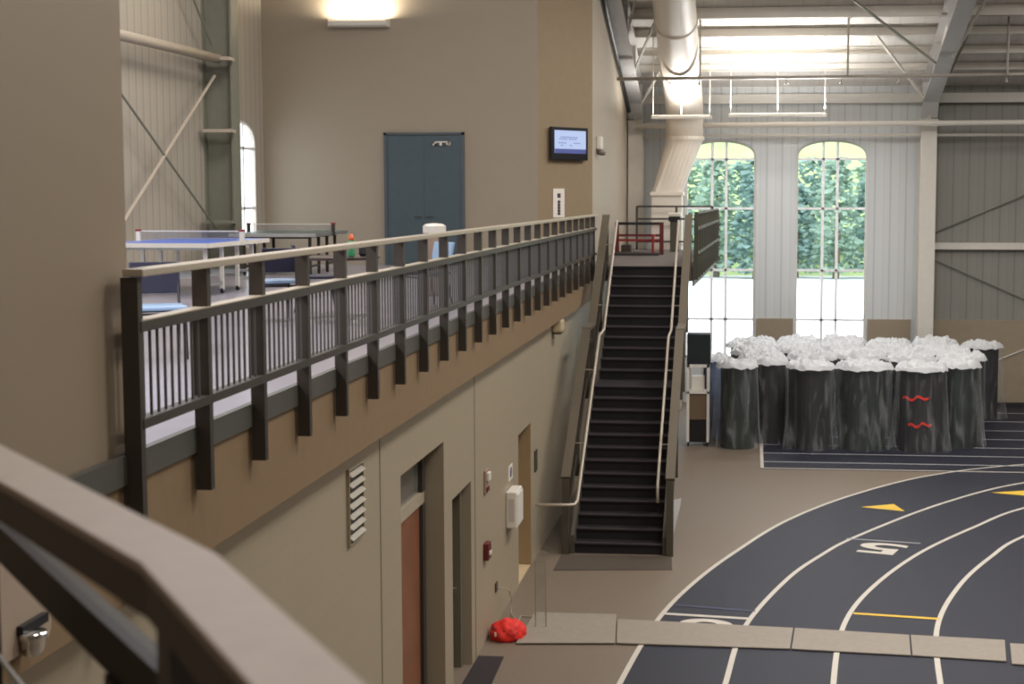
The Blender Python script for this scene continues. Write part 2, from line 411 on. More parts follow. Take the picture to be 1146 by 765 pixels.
b = NB(); box(b, XW+.001, XW+.02, 24.18, 24.46, 1.4, 1.74); pq = tag(obj('door_plaque', b, mat('plaque_dark', (66,58,48), .5), bevel=.004), 'dark upright room plaque beside the farthest doorway', 'sign')
b = NB(); box(b, XW+.001, XW+.02, 20.32, 20.46, .46, .58); ol = tag(obj('wall_outlet', b, mat('outlet_brown', (74,62,50), .5)), 'small brown wall outlet with a cord, low on the block wall', 'outlet')
cd = NB(); tube(cd, [(XW+.02,20.4,.5),(XW+.09,20.5,.48),(XW+.13,20.75,.38),(XW+.13,20.95,.2),(XW+.13,20.9,.03),(XW+.25,20.6,.015)], .008, 6)
tag(obj('power_cord', cd, mat('cord_pale', (176,160,140), .5), smooth=True), 'thin pale cord hanging from the brown wall outlet', 'cord')
sp = thing('wall_light', 'small beige lamp housing under the balcony near the stairs', 'light', (XF-.16, 26.6, 3.42))
b = NB(); box(b, 0, .18, -.2, .2, .0, .22); obj('lamp_housing', b, mat('lamp_beige', (190,172,140), .5), sp, bevel=.04)
b = NB(); box(b, .02, .16, -.16, .16, -.03, 0.005); obj('lamp_lens', b, mat('lamp_lens_dark', (90,84,72), .3), sp)

# mats
for n, P, m, l in (('entry_mat', [(-3.34,17.3),(-2.98,17.3),(-3.02,18.92),(-3.34,18.92)], M_MATD, 'dark plum mat on the floor outside the dark recessed door'),
                   ('stair_mat', [(-2.97,23.5),(-1.15,23.72),(-1.2,24.55),(-2.97,24.55)], M_MATB, 'brown mat on the floor at the foot of the stairs')):
    b = NB(); prism(b, P, 'Z', .0, .012); tag(obj(n, b, m), l, 'mat')

# red bundle and slim stand
b = NB(); bmesh.ops.create_icosphere(b, subdivisions=4, radius=1)
from mathutils import noise
for w in b.verts:
    p = w.co.copy(); n = noise.noise(p*2.0)*.12 + noise.noise(p*7)*.07 + abs(noise.noise(p*4+Vector((3,1,2))))*.1
    q = p*(1+n-.1); w.co = (q.x*.25, q.y*.28, max(q.z, -.42)*.19+.08)
rb = tag(obj('red_bundle', b, M_BRED, smooth=True, loc=(-3.1,19.78,0)), 'crumpled bright red bundle lying by the wall at the board end', 'bundle')
b = NB(); tube(b, [(-.17,-.14,.17),(-.1,-.2,.13),(-.02,-.21,.15),(.06,-.22,.10),(.15,-.17,.12)], .018, 6); obj('strap', b, mat('bundle_strap', (120,24,26), .5), rb, smooth=True)
b = NB(); box(b, -.14,-.06,-.235,-.2,.08,.13, rz=.2); obj('tag_patch', b, M_WHITE, rb)
st = thing('slim_stand', 'thin see-through framed stand on the floor beyond the red bundle', 'stand', (-2.86,20.25,0))
b = NB()
for x in (0.06, .2): tube(b, [(x,0,.02),(x,0,.93)], .008, 6)
obj('upright', b, mat('stand_grey', (150,140,126), .4), st)
b = NB(); tube(b, [(-.22,0,.012),(.2,0,.012),(.2,.55,.012),(-.22,.55,.012),(-.22,0,.012)], .011, 6); obj('base_frame', b, mat('stand_pale', (176,166,152), .4), st)
b = NB(); box(b, .065,.195,-.002,.002,.1,.92); obj('clear_panel', b, M_GLASS, st)

# ------------------------------------------------------------------ upper floor, fascia, near wall
b = NB(); prism(b, [(XE,7.7),(XF-.09,7.7),(XF-.09,31.76),(XF-.09,33.4),(-3.36,33.4),(-4.35,32.02),(XE,32.02)], 'Z', UP-.3, UP); struct('floor_upper', b, M_UPFL)
b = NB(); box(b, XW-.3, XF-.0, -4, 31.6, UP-.68, UP-.31); box(b, XF-.085, XF, -4, 31.6, UP-.31, UP-.05); struct('trim_2', b, M_FASC)
b = NB(); box(b, XF-.02, XF+.025, -4, 31.6, UP-.05, UP+.10); box(b, XF-.085, XF-.02, -4, 31.6, UP-.05, UP+.0); struct('trim_3', b, M_CURB)
b = NB(); box(b, -3.55, -3.24, -4, 7.88, UP+.0, 13.5); box(b, XE, -3.55, 7.6, 7.88, UP, 13.5); struct('wall_left_near', b, M_NEAR)
# observer platform under the camera
b = NB(); prism(b, [(-1.0,-4),(3,-4),(3,.9),(-.2,.9),(-.62,1.42),(-1.0,1.9)], 'Z', UP-.3, UP); struct('floor_platform', b, M_UPFL)

# pale wall with the blue door, chamfer and return
b = NB(); box(b, XE-.2, -5.92, YD, YD+.25, UP-.68, 14); 
box(b, -5.92, -4.35, YD, YD+.25, UP-.68, 14); struct('wall_back_upper', b, M_DOORW)
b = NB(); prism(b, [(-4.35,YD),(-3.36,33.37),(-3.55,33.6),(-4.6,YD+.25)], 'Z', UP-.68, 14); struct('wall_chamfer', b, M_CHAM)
b = NB(); box(b, -3.56, -3.36, 33.37, 43.5, UP-.68, 14); struct('wall_left_return', b, M_RET)
do = bpy.data.objects.new('door_4', None); COL.objects.link(do); do.location = (-6.71, YD, UP); do['kind'] = 'structure'
for s, n in ((-1, 'left'), (1, 'right')):
    b = NB(); x0, x1 = (-.785, -.002) if s < 0 else (.002, .785)
    box(b, x0, x1, -.05, -.004, 0.01, 2.67); lf = obj('door_leaf', b, M_BLUED, do)
    b = NB(); tube(b, [(s*-.0+s*.07,-.05,1.0),(s*.07,-.11,1.0),(s*.2,-.11,1.0)], .012, 6); obj('door_handle', b, M_FRAME, lf)
b = NB(); box(b, -.84,-.785,-.07,0,0,2.73); box(b,.785,.84,-.07,0,0,2.73); box(b,-.84,.84,-.07,0,2.68,2.73); obj('door_frame', b, mat('door_frame_slate', (78,86,92), .5), do)
b = NB(); box(b, .17, .58, -.062, -.05, 2.44, 2.55); dsg = obj('door_number_plate', b, mat('plate_dark', (58,62,68), .5), do)
b = NB()
for x0, x1, z0, z1 in ((.19,.27,2.46,2.50),(.22,.27,2.46,2.54),(.24,.56,2.52,2.545),(.33,.38,2.46,2.53),(.50,.55,2.46,2.545),(.47,.57,2.48,2.51)):
    box(b, x0, x1, -.066, -.062, z0, z1)
obj('plate_lettering', b, M_WHITE, dsg)

# tv on the chamfer wall
dch = Vector((.99,1.37,0)).normalized(); nch = Vector((dch.y,-dch.x,0)); ang = math.atan2(dch.y, dch.x)
def chpt(t, z, off=0): 
    p = Vector((-4.35,YD,0)) + dch*t + nch*off; return (p.x, p.y, z)
tv = thing('wall_television', 'black wall television with a bright bluish screen on the angled wall', 'television', chpt(.86, 6.83, .07), ang)
b = NB(); box(b, -.56,.56,-.05,.03,-.34,.34); obj('tv_housing', b, M_BLACK, tv, bevel=.012)
b = NB(); box(b, -.48,.48,-.056,-.05,-.20,.27); scn = obj('tv_screen', b, mat('screen_glow', (60,70,100), .3, emit=(196,212,246), estr=.85), tv)
b = NB(); box(b, -.48,.48,-.0575,-.056,-.20,-.11); obj('screen_band', b, mat('screen_band', (60,70,120), .3, emit=(98,104,160), estr=.5), scn)
b = NB(); random.seed(3)
for z, spans in ((.12, [(-.3,.22)]), (.08, [(-.34,-.1),(-.05,.2)]), (.0, [(-.36,-.12),(.1,.3)]), (-.05, [(-.3,-.2),(-.02,.06)])):
    for a, c_ in spans:
        x = a
        while x < c_:
            w = random.uniform(.03,.08); box(b, x, min(x+w,c_), -.0575, -.056, z, z+.025); x += w+.018
obj('screen_text', b, mat('screen_text', (60,70,110), .3, emit=(140,155,205), estr=.7), scn)
b = NB(); box(b, -.15,.15,.03,.069,-.12,.12); obj('wall_bracket', b, M_BLACK, tv)
sgn = thing('vertical_wall_sign', 'tall white sign with dark vertical marks under the wall television', 'sign', chpt(.62, 5.6, .005), ang)
b = NB(); box(b, -.17,.17,-.012,0,-.3,.3); obj('sign_board', b, mat('sign_white', (232,222,212), .5), sgn)
b = NB(); box(b, -.05,.05,-.016,-.012,.11,.2); 
for k in range(5): box(b, -.045,.045,-.016,-.012,-.24+.06*k,-.2+.06*k)
box(b, -.02,.02,-.016,-.012,-.25,.06); obj('sign_marks', b, mat('sign_marks', (70,58,70), .5), sgn)
sl = thing('emergency_light', 'small white twin emergency light fixed to the pale return wall', 'light', (-3.36, 34.35, 6.83))
b = NB(); box(b, 0,.12,-.2,.2,-.08,.22); obj('light_body', b, M_WHITE, sl, bevel=.03)
b = NB()
lathe(b, [(.02,-.2),(.075,-.18),(.085,-.1),(.05,-.07)], (.1,-.12,0), 14); obj('lamp_head', b, mat('lamp_grey', (120,110,100), .4), sl, smooth=True)
b = NB(); lathe(b, [(.02,-.2),(.075,-.18),(.085,-.1),(.05,-.07)], (.1,.12,0), 14); obj('lamp_head', b, MATS['lamp_grey'], sl, smooth=True)
# uplight sconce
wl = thing('wall_uplight', 'long white linear uplight glowing on the pale wall above the blue door', 'light', (-8.02, YD, 9.2))
b = NB(); prism(b, [(-.02,0),(-.24,.02),(-.26,.1),(-.24,.12),(-.02,.12)], 'X', -.6, .6); obj('light_housing', b, M_WHITE, wl)
for x in (-.62,.6):
    b = NB(); box(b, x, x+.02, -.26,0,-.005,.14); obj('end_cap', b, M_STEEL, wl)
b = NB(); box(b, -.57,.57,-.2,-.06,.121,.126); obj('light_tube', b, mat('tube_glow', (255,240,215), .4, emit=(255,236,205), estr=6), wl)

# ------------------------------------------------------------------ walls with arched windows
def arch_pts(a, c, spring, top, n=14):
    cx, rx = (a+c)/2, (c-a)/2
    return [(cx-rx*math.cos(PI*k/n), spring+(top-spring)*math.sin(PI*k/n)**.8) for k in range(n+1)]
def arched_wall(bm, axis, t0, t1, u0, u1, z0, z1, wins):
    def bx(a, c, z, w):
        if axis == 'Y': box(bm, a, c, t0, t1, z, w)
        else: box(bm, t0, t1, a, c, z, w)
    u = u0
    for a, c, sill, spring, top in wins:
        bx(u, a, z0, z1); bx(a, c, z0, sill)
        P = arch_pts(a, c, spring, top)
        for p, q in zip(P, P[1:]):
            prism(bm, [p, q, (q[0], z1), (p[0], z1)], axis, t0, t1)
        u = c
    bx(u, u1, z0, z1)
def arched_window(idx, axis, t, a, c, sill, spring, top, vm, hm, fw=.05, inward=-1):
    root = bpy.data.objects.new('window_%d' % idx, None); COL.objects.link(root); root['kind'] = 'structure'
    b = NB()
    def bx(u0, u1, z0, z1, d=.035):
        if axis == 'Y': box(b, u0, u1, t-d, t+d, z0, z1)
        else: box(b, t-d, t+d, u0, u1, z0, z1)
    bx(a, a+fw, sill, spring); bx(c-fw, c, sill, spring); bx(a, c, sill, sill+fw)
    P = arch_pts(a, c, spring, top); Q = arch_pts(a+fw, c-fw, spring, top-fw)
    for i in range(len(P)-1): prism(b, [P[i], P[i+1], Q[i+1], Q[i]], axis, t-.035, t+.035)
    obj('window_frame', b, M_STEEL, root)
    b = NB()
    def archz(u):
        x = min(1, abs(u-(a+c)/2)/((c-a)/2)); return spring+(top-spring)*math.sqrt(max(0, 1-x*x))
    for u in vm: bx(u-.036, u+.036, sill, archz(u)-.01, .03)
    for z in hm: bx(a+fw, c-fw, z-.03, z+.03, .03)
    obj('muntin', b, mat('muntin_white', (250,250,250), .4), root)
    b = NB(); G = [(a+.03, sill+.03)] + [(p[0]+(.03 if p[0] < (a+c)/2 else -.03), p[1]-.03) for p in P] + [(c-.03, sill+.03)]
    tt = t+.0
    vs = [b.verts.new((g[0], tt, g[1]) if axis == 'Y' else (tt, g[0], g[1])) for g in G]
    b.faces.new(vs); obj('window_pane', b, M_GLASS, root)
    return root
WIN = [(-1.79,.14,1.25,6.8,7.27),(1.25,3.18,1.25,6.8,7.27)]
b = NB(); arched_wall(b, 'Y', YF, YF+.3, -3.56, 4.85, 0, 9.2, WIN); struct('wall_far', b, M_PANC)
b = NB(); box(b, 4.85, 15, YF, YF+.3, 0, 9.2); struct('wall_far_right', b, M_PANR)
for i, w in enumerate(WIN):
    d = w[0]
    arched_window(i+1, 'Y', YF+.14, *w, vm=(d+.73, d+1.12), hm=(2.33, 3.7, 5.4, 6.75))
b = NB()
for x0, x1 in ((-3.36,-1.84),(.19,1.2),(3.23,4.4)): box(b, x0, x1, YF-.07, YF, 0, 2.37)
struct('trim_4', b, M_WAIN)
b = NB(); box(b, 4.9, 15, YF-.07, YF, 0, 2.37); struct('trim_5', b, M_WAIN)
b = NB(); box(b, 4.9, 15, YF-.1, YF-.07, 0, .12); struct('baseboard_far', b, mat('base_black', (30,28,28), .6))
# side wall of the upper room
SW = [(9.3,11.2,4.7,6.8,7.27),(12.6,14.5,4.7,6.8,7.27),(16.0,17.9,4.7,6.8,7.27),(20.3,22.2,4.7,6.8,7.27),(29.55,31.45,4.7,6.75,7.25)]
b = NB(); arched_wall(b, 'X', XE-.07, XE, 7.6, YD+.25, UP-.68, 14, SW); struct('wall_left_side', b, M_PANL)
for i, w in enumerate(SW):
    d, e = w[0], (w[1]-w[0])
    arched_window(i+3, 'X', XE-.03, *w, vm=(d+e*.38, d+e*.6), hm=(5.5, 6.7))
# enclosing shell out of view
b = NB(); box(b, 15, 15.2, -4, 43.8, 0, 19); struct('wall_right', b, M_PANR)
b = NB(); box(b, -12.5, 15, -4.2, -4, 0, 19); struct('wall_rear', b, M_NEAR)

# ------------------------------------------------------------------ roof
def zr(y): return 8.72+.335*(YF-y)
b = NB(); prism(b, [(YF+.3, zr(YF+.3)), (16, zr(16)), (16, zr(16)+.2), (YF+.3, zr(YF+.3)+.2)], 'X', -12.5, 15.2)
prism(b, [(16, zr(16)), (-4.2, zr(36)), (-4.2, zr(36)+.2), (16, zr(16)+.2)], 'X', -12.5, 15.2); struct('ceiling', b, M_ROOF)
for i, y in enumerate([42.0, 41.0, 39.9, 38.75, 37.5, 36.2, 34.9]):
    ordn = ['lowest', 'second', 'third', 'fourth', 'fifth', 'sixth', 'seventh'][i]
    b = NB(); z = zr(y)-.01
    box(b, -3.15, 14.9, y-.035, y+.035, z-.26 if i == 3 else z-.2, z); box(b, -3.15, 14.9, y-.09, y+.035, z-.26 if i == 3 else z-.2, (z-.26 if i == 3 else z-.2)+.02)
    tag(obj('roof_purlin', b, M_STEEL), 'white roof purlin, %s up the slope from the windowed wall' % ordn, 'beam', 'white purlins under the roof')
b = NB(); box(b, -3.15, 14.9, YF-.28, YF-.02, 8.25, 8.5); tag(obj('eave_beam', b, mat('eave_grey', (196,192,184), .5)), 'pale grey horizontal beam along the top of the windowed wall', 'beam')
b = NB(); box(b, 4.95, 14.9, YF-.2, YF-.02, 4.3, 4.48); tag(obj('wall_girt', b, M_STEEL), 'pale horizontal wall girt across the dark panels right of the windows', 'beam')
b = NB(); tube(b, [(4.95,YF-.1,4.75),(8.6,YF-.1,6.3)], .022, 6); tag(obj('brace_rod', b, M_STGRN), 'thin brace rod rising to the right above the wall girt', 'brace')
b = NB(); tube(b, [(4.95,YF-.1,4.05),(8.6,YF-.1,2.45)], .022, 6); tag(obj('brace_rod', b, M_STGRN), 'thin brace rod falling to the right below the wall girt', 'brace')
b = NB(); tube(b, [(6.2,YF-.088,1.05),(8.6,YF-.088,2.05)], .02, 6); tag(obj('white_rope', b, M_STEEL), 'thin white line slanting across the tan wall base at far right', 'rope')
# frames: column + tapered rafter
def frame(x, fw, label_c, label_r, foot, m, flip):
    c = thing('steel_column', label_c, 'column', (x, YF-.45, foot))
    ztop = 7.75
    b = NB(); box(b, -fw/2, fw/2, -.30, -.28, 0, ztop-foot); obj('front_flange', b, m, c)
    b = NB(); box(b, -.02, .02, -.28, .36, 0, ztop-foot); obj('web', b, m, c)
    b = NB(); box(b, -fw/2, fw/2, .36, .38, 0, ztop-foot); obj('rear_flange', b, m, c)
    b = NB(); box(b, -fw/2-.03, fw/2+.03, -.33, .36, ztop-foot, ztop-foot+.04); obj('cap_plate', b, m, c)
    zb = lambda y: 7.95+.2725*(YF-y)
    r = thing('roof_rafter', label_r, 'beam', (x, YF-.75, ztop+.05))
    o = r.location; y0, y1 = YF-.06, 20.0
    yk = YF-.75
    b = NB(); prism(b, [(y0,7.8),(yk,7.8),(yk-.3,zb(yk-.3)),(y1,zb(y1)),(y1,zr(y1)-.25),(y0,zr(y0)-.25)], 'X', x-.02, x+.02); obj('web', local(b, r), mat('rafter_web_lit', (222,216,206), .5), r)  # web coloured paler than the flanges to show its lit side
    b = NB(); bar(b, (x,yk,7.83), (x,yk-.3,zb(yk-.3)), fw, .03); bar(b, (x,yk-.3,zb(yk-.3)), (x,y1,zb(y1)), fw, .03); obj('bottom_flange', local(b, r), M_RAFT, r)
    b = NB(); bar(b, (x,y0,zr(y0)-.24), (x,y1,zr(y1)-.24), fw, .02); obj('top_flange', local(b, r), M_RAFT, r)
    for y in (42.6,40.2,37.6,35):
        b = NB(); box(b, x-fw/2+.01, x+fw/2-.01, y-.01, y+.01, zb(y)+.03, zr(y)-.27); obj('stiffener', local(b, r), M_RAFT, r)
frame(4.72, .42, 'white steel column at the right end of the windows', 'steel rafter rising from the column right of the windows', 0, M_STEEL, 1)
frame(-3.13, .40, 'white steel column in the corner beside the pale return wall', 'steel rafter rising along the edge of the tall tan block', UP, M_STEEL, 0)
# black tube added as the shade along the left rafter edge
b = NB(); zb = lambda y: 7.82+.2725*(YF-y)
tube(b, [(-3.29,y,zb(y)-.03) for y in (43,40,36,33.6)], .05, 8); tag(obj('rafter_shade_strip', b, M_BLACK, smooth=True), 'dark strip added as shade following the left rafter along the block edge', 'pipe')
br = [((2.34,37.5,10.3),(4.5,39.6,9.0),'dark thin brace dropping to the right rafter from the left', M_STGRN,.03),
      ((3.06,40.0,9.75),(4.5,42.3,8.35),'white knee brace low on the left of the right rafter', M_STEEL,.035),
      ((5.5,36.6,10.6),(4.85,39.1,9.1),'white knee brace on the right side of the right rafter', M_STEEL,.035),
      ((5.3,40.0,9.7),(4.9,42.2,8.35),'pale short knee brace low on the right of the right rafter', M_STGRN,.03),
      ((-2.3,38.6,10.1),(-3.0,40.2,8.85),'grey knee brace between left rafter and the duct', M_STGRN,.03),
      ((-1.9,40.3,9.6),(-2.98,42.5,8.2),'white knee brace low on the left rafter', M_STEEL,.035),
      ((-2.55,36.5,10.9),(-3.0,38.0,9.55),'white knee brace high on the left rafter', M_STEEL,.035)]
for p, q, l, m, r in br:
    b = NB(); bar(b, p, q, r*1.6, r*1.6); tag(obj('knee_brace', b, m), l, 'brace', 'braces from rafters to purlins')
# horizontal pipes
b = NB(); tube(b, [(-3.6,39.5,8.66),(6.6,39.5,8.7),(14.8,39.5,8.74)], .045, 8); spk = tag(obj('sprinkler_pipe', b, mat('pipe_grey', (150,142,132), .4), smooth=True), 'grey sprinkler pipe crossing the bay below the roof purlins', 'pipe')
b = NB()
for x in (-1.3,.85,2.2,3.6,6.2): lathe(b, [(.02,8.5),(.045,8.52),(.02,8.56),(.02,8.62)], (x,39.5,0), 8)
obj('sprinkler_head', b, MATS['pipe_grey'], spk)
for x, l in ((-1.28,'grey hanger rod beside the duct holding the sprinkler pipe'),(2.35,'grey hanger rod left of the right rafter holding the sprinkler pipe'),(6.2,'grey hanger rod right of the right rafter holding the sprinkler pipe')):
    b = NB(); tube(b, [(x,39.42,8.7),(x,39.42,zr(39.42)-.0)], .03, 6); tag(obj('hanger_rod', b, MATS['pipe_grey']), l, 'rod')
b = NB(); tube(b, [(-3.1,42.35,7.62),(14.8,42.35,7.70)], .075, 10); tag(obj('white_pipe', b, M_STEEL, smooth=True), 'thick white horizontal pipe above the arched windows', 'pipe')
b = NB(); tube(b, [(-3.1,42.95,7.37),(14.8,42.95,7.37)], .04, 8); tag(obj('white_conduit', b, M_STEEL, smooth=True), 'thin white horizontal conduit just above the window arches', 'pipe')
# pendants
def pendant(x0, x1, y, z, label):
    p = thing('pendant_uplight', label, 'light', ((x0+x1)/2, y, z), 0, 'linear lights hanging under the roof'); h = (x1-x0)/2
    b = NB(); box(b, -h, h, -.09, .09, -.04, .05); obj('light_housing', b, mat('lamp_white_enamel', (246,240,230), .35), p, bevel=.02)
    for x in (-h+.05, 0, h-.05):
        b = NB(); tube(b, [(x,0,.05),(x+(.0),0,zr(y)-z)], .014, 6); obj('suspension_rod', b, M_STEEL, p)
    b = NB(); box(b, -h+.06, h-.06, -.06,.06,.051,.056); obj('light_tube', b, mat('tube_glow_cool', (255,250,240), .4, emit=(255,248,236), estr=2.5), p)
pendant(-.58, 1.9, 40.3, 7.78, 'white linear light hanging in front of the gap between the windows')
pendant(-2.55, -1.0, 40.3, 7.74, 'white linear light hanging in front of the big duct')
# duct
dx, dy, R_ = -1.79, 42.35, .5
d = thing('air_duct', 'large round white air duct rising from the floor box up along the roof', 'duct', (dx, dy, 0))
P = [(-1.78,42.35,7.25),(-1.78,42.35,7.7),(-1.78,42.2,8.05),(-1.79,41.75,8.4),(-1.8,41,8.75),(-1.8,39,9.42),(-1.8,36,10.42),(-1.8,32,11.76),(-1.8,26,13.77)]
b = NB(); tube(b, P, R_, 28, True); obj('round_duct', local(b, d), M_DUCT, d, smooth=True)
b = NB()
for y0, z0 in ((40.3,8.98),(37.6,9.88),(34.8,10.82)): tube(b, [(-1.8,y0+.05,z0-.017),(-1.8,y0-.05,z0+.017)], R_+.025, 28)
tube(b, [(-1.78,42.35,7.23),(-1.78,42.35,7.33)], R_+.03, 28); obj('duct_collar', local(b, d), M_DUCT, d, smooth=False)
# square-to-round transition
b = NB(); n = 28; top = []; bot = []
for k in range(n):
    a = 2*PI*k/n; cx, cy = math.cos(a), math.sin(a); m_ = max(abs(cx), abs(cy))
    top.append(b.verts.new((-1.78+cx*R_, 42.35+cy*R_, 7.25))); bot.append(b.verts.new((-2.23+cx/m_*.40, 42.35+cy/m_*.42, 5.82)))
for k in range(n): b.faces.new((bot[k], bot[(k+1)%n], top[(k+1)%n], top[k]))
obj('duct_transition', local(b, d), M_DUCT, d)
b = NB(); box(b, -2.63,-1.83, 41.93, 42.77, 0, 5.8); obj('duct_riser', local(b, d), M_DUCT, d)
b = NB(); box(b, -2.67,-1.79, 41.89, 42.81, 5.76, 5.86); obj('duct_flange', local(b, d), M_DUCT, d)

# side wall steel: column, strut, cross bracing
c = thing('steel_column', 'grey green steel column against the ribbed side wall', 'column', (XE, 28.6, UP))
b = NB(); box(b, .02,.55,-.03,.03,0,9.5); obj('web', b, M_STGRN, c)
b = NB(); box(b, .53,.57,-.2,.2,0,9.5); obj('front_flange', b, M_STGRN, c)
b = NB(); box(b, .0,.02,-.2,.2,0,9.5); obj('rear_flange', b, M_STGRN, c)
for z in (.95, 2.62, 3.93):
    b = NB(); box(b, .1,.62,-.52,-.2,z-.03,z+.03); obj('bracket', b, M_PIPE if z > 1 else M_STGRN, c)
b = NB(); tube(b, [(-9.85,22.0,8.25),(-9.75,28.2,8.25)], .09, 12); tag(obj('steel_strut', b, mat('strut_taupe', (176,164,146), .45), smooth=True), 'round taupe steel strut high on the ribbed side wall', 'beam')
b = NB(); tube(b, [(-9.9,22.9,7.95),(-9.85,28.2,5.15)], .022, 6); tag(obj('brace_rod', b, M_STGRN), 'dark brace rod falling toward the side wall column base', 'brace')
b = NB(); tube(b, [(-9.9,23.0,4.75),(-9.85,28.3,7.95)], .028, 6); tag(obj('brace_rod', b, M_PIPE), 'pale brace rod rising toward the side wall column', 'brace')
b = NB(); tube(b, [(-9.85,26.0,10.2),(-9.85,28.2,8.5)], .022, 6); tag(obj('brace_rod', b, M_STGRN), 'dark short brace rod above the round strut', 'brace')

# ------------------------------------------------------------------ balcony railing
rail = thing('balcony_railing', 'dark balcony railing with pale top rail and close upright pickets', 'railing', (-3.12, 7.72, UP))
XR = -3.14
posts = [7.69+1.0245*i for i in range(24)]
for i, y in enumerate(posts):
    b = NB(); box(b, -.045, .045, -.03, .03, -.27 if i else -.66, 1.015); o = obj('post', b, M_RAILD, rail); o.location = (XR+3.12+.0, y-7.72, 0)
b = NB(); box(b, -.05,.06, -.07, 31.72-7.72, 1.02, 1.06); obj('top_rail', b, mat('top_rail_pale', (172,160,142), .4), rail, bevel=.006)
b = NB(); box(b, -.05,.03, -.03, 31.6-7.72, .735, .79); obj('mid_rail', b, M_RAILD, rail)
b = NB(); box(b, -.052,.034, -.03, 31.6-7.72, .79, .798); obj('mid_rail_cap', b, MATS['top_rail_pale'], rail)
b = NB(); box(b, -.05,.03, -.03, 31.6-7.72, .235, .285); obj('bottom_rail', b, M_RAILD, rail)
cnt = 0; rest = NB(); pk = None
for i in range(23):
    for k in range(1, 10):
        y = posts[i]-7.72 + 1.0245*k/10
        if cnt < 100:
            if pk is None:
                b = NB(); box(b, -.016,-.003,-.0065,.0065,.28,.74); pk = obj('picket', b, M_PICK, rail); pk.location = (0,y,0)
            else:
                q = pk.copy(); COL.objects.link(q); q.parent = rail; q.location = (0,y,0)
        else: box(rest, -.016,-.003,y-.0065,y+.0065,.28,.74)
        cnt += 1
q = obj('picket', rest, M_PICK, rail); q['kind'] = 'stuff'

# ------------------------------------------------------------------ staircase
SX0, SX1 = -2.775, -1.355
nose = {0:(31.76,UP)}
for k in range(1, 11): nose[k] = (31.76-.2875*k, UP-.18*k)
for k in range(11, 24): nose[k] = (27.89-.265*(k-11), UP-.18*k)
sc_ = thing('staircase', 'straight dark plum staircase with landing and taupe capped guards', 'staircase', (-2.07, 24.7, 0))
for k in range(1, 24):
    y, z = nose[k]; yb = nose[k-1][0]
    b = NB(); box(b, SX0, SX1, y, yb+.03, z-.05, z); box(b, SX0, SX1, y+.015, y+.04, z-.18, z-.04)
    stp = obj('landing' if k == 11 else 'step', local(b, sc_), M_STEP, sc_)
    b = NB(); box(b, SX0+.002, SX1-.002, y-.012, y+.022, z-.022, z+.004); obj('nosing', local(b, sc_), M_NOSE, stp)
b = NB(); box(b, SX0, SX1, 31.775, 31.82, UP-.18, UP); box(b, SX0, SX1, 31.748, 31.8, UP-.03, UP+.004); obj('top_riser', local(b, sc_), M_STEP, sc_)
# stringers
up_ = .12; dn = .26
prof_t = [(24.66,.0),(24.66,.18+up_),(27.89,2.34+up_),(28.86,2.34+up_),(31.73,UP-.03+up_)]
prof = prof_t + [(31.73,UP-dn-.15),(28.9,2.34-dn),(27.89,2.34-dn-.05),(25.15,.0)]
for x0, x1 in ((SX0-.06,SX0-.002),(SX1+.002,SX1+.06)):
    b = NB(); prism(b, prof, 'X', x0, x1); obj('stringer', local(b, sc_), M_STRG, sc_)
# guards
GT = [(24.66,.18+1.06),(27.89,2.34+1.02),(28.87,2.34+1.04),(31.74,UP+1.03)]
def zline(y, P):
    for (a, za), (c, zc) in zip(P, P[1:]):
        if a <= y <= c: return za+(zc-za)*(y-a)/(c-a)
    return P[-1][1]
for s, gx in ((-1,-2.915),(1,-1.235)):
    gl = None
    b = NB()
    for (a, za), (c, zc) in zip(GT, GT[1:]): bar(b, (gx,a-.012,za), (gx,c+.012,zc), .15, .05)
    gl = obj('guard_rail', local(b, sc_), M_STCAP, sc_)
    for dz, n_ in ((-.86,'lower_rail'),(-.28,'mid_rail')):
        b = NB()
        for (a, za), (c, zc) in zip(GT, GT[1:]): bar(b, (gx,a,za+dz), (gx,c,zc+dz), .05, .05)
        obj(n_, local(b, sc_), M_RAILD, gl)
    for y in (24.66,26.2,27.89,28.87,30.3,31.7):
        zt = zline(y, GT); b = NB(); box(b, gx-.055, gx+.055, y-.05, y+.05, 0 if y < 25 else zt-1.25, zt-.02); obj('post', local(b, sc_), M_STRG, gl)
    pk = None
    for i in range(50):
        y = 24.8+i*.139; zt = zline(y, GT)
        b = NB(); box(b, -.01,.01,-.009,.009,-.86,-.28)
        if pk is None: pk = obj('picket', b, M_RAILD, gl); q = pk
        else: b.free(); q = pk.copy(); COL.objects.link(q); q.parent = gl
        q.location = Vector((gx,y,zt))-Vector(sc_.location)
    # fix to the stringer
    b = NB()
    for y in (26.2,27.89,30.3):
        zt = zline(y, GT); xs = SX0-.03 if s < 0 else SX1+.03
        box(b, min(gx,xs), max(gx,xs), y-.03, y+.03, zt-1.15, zt-1.05)
    obj('fixing_bracket', local(b, sc_), M_STRG, gl)
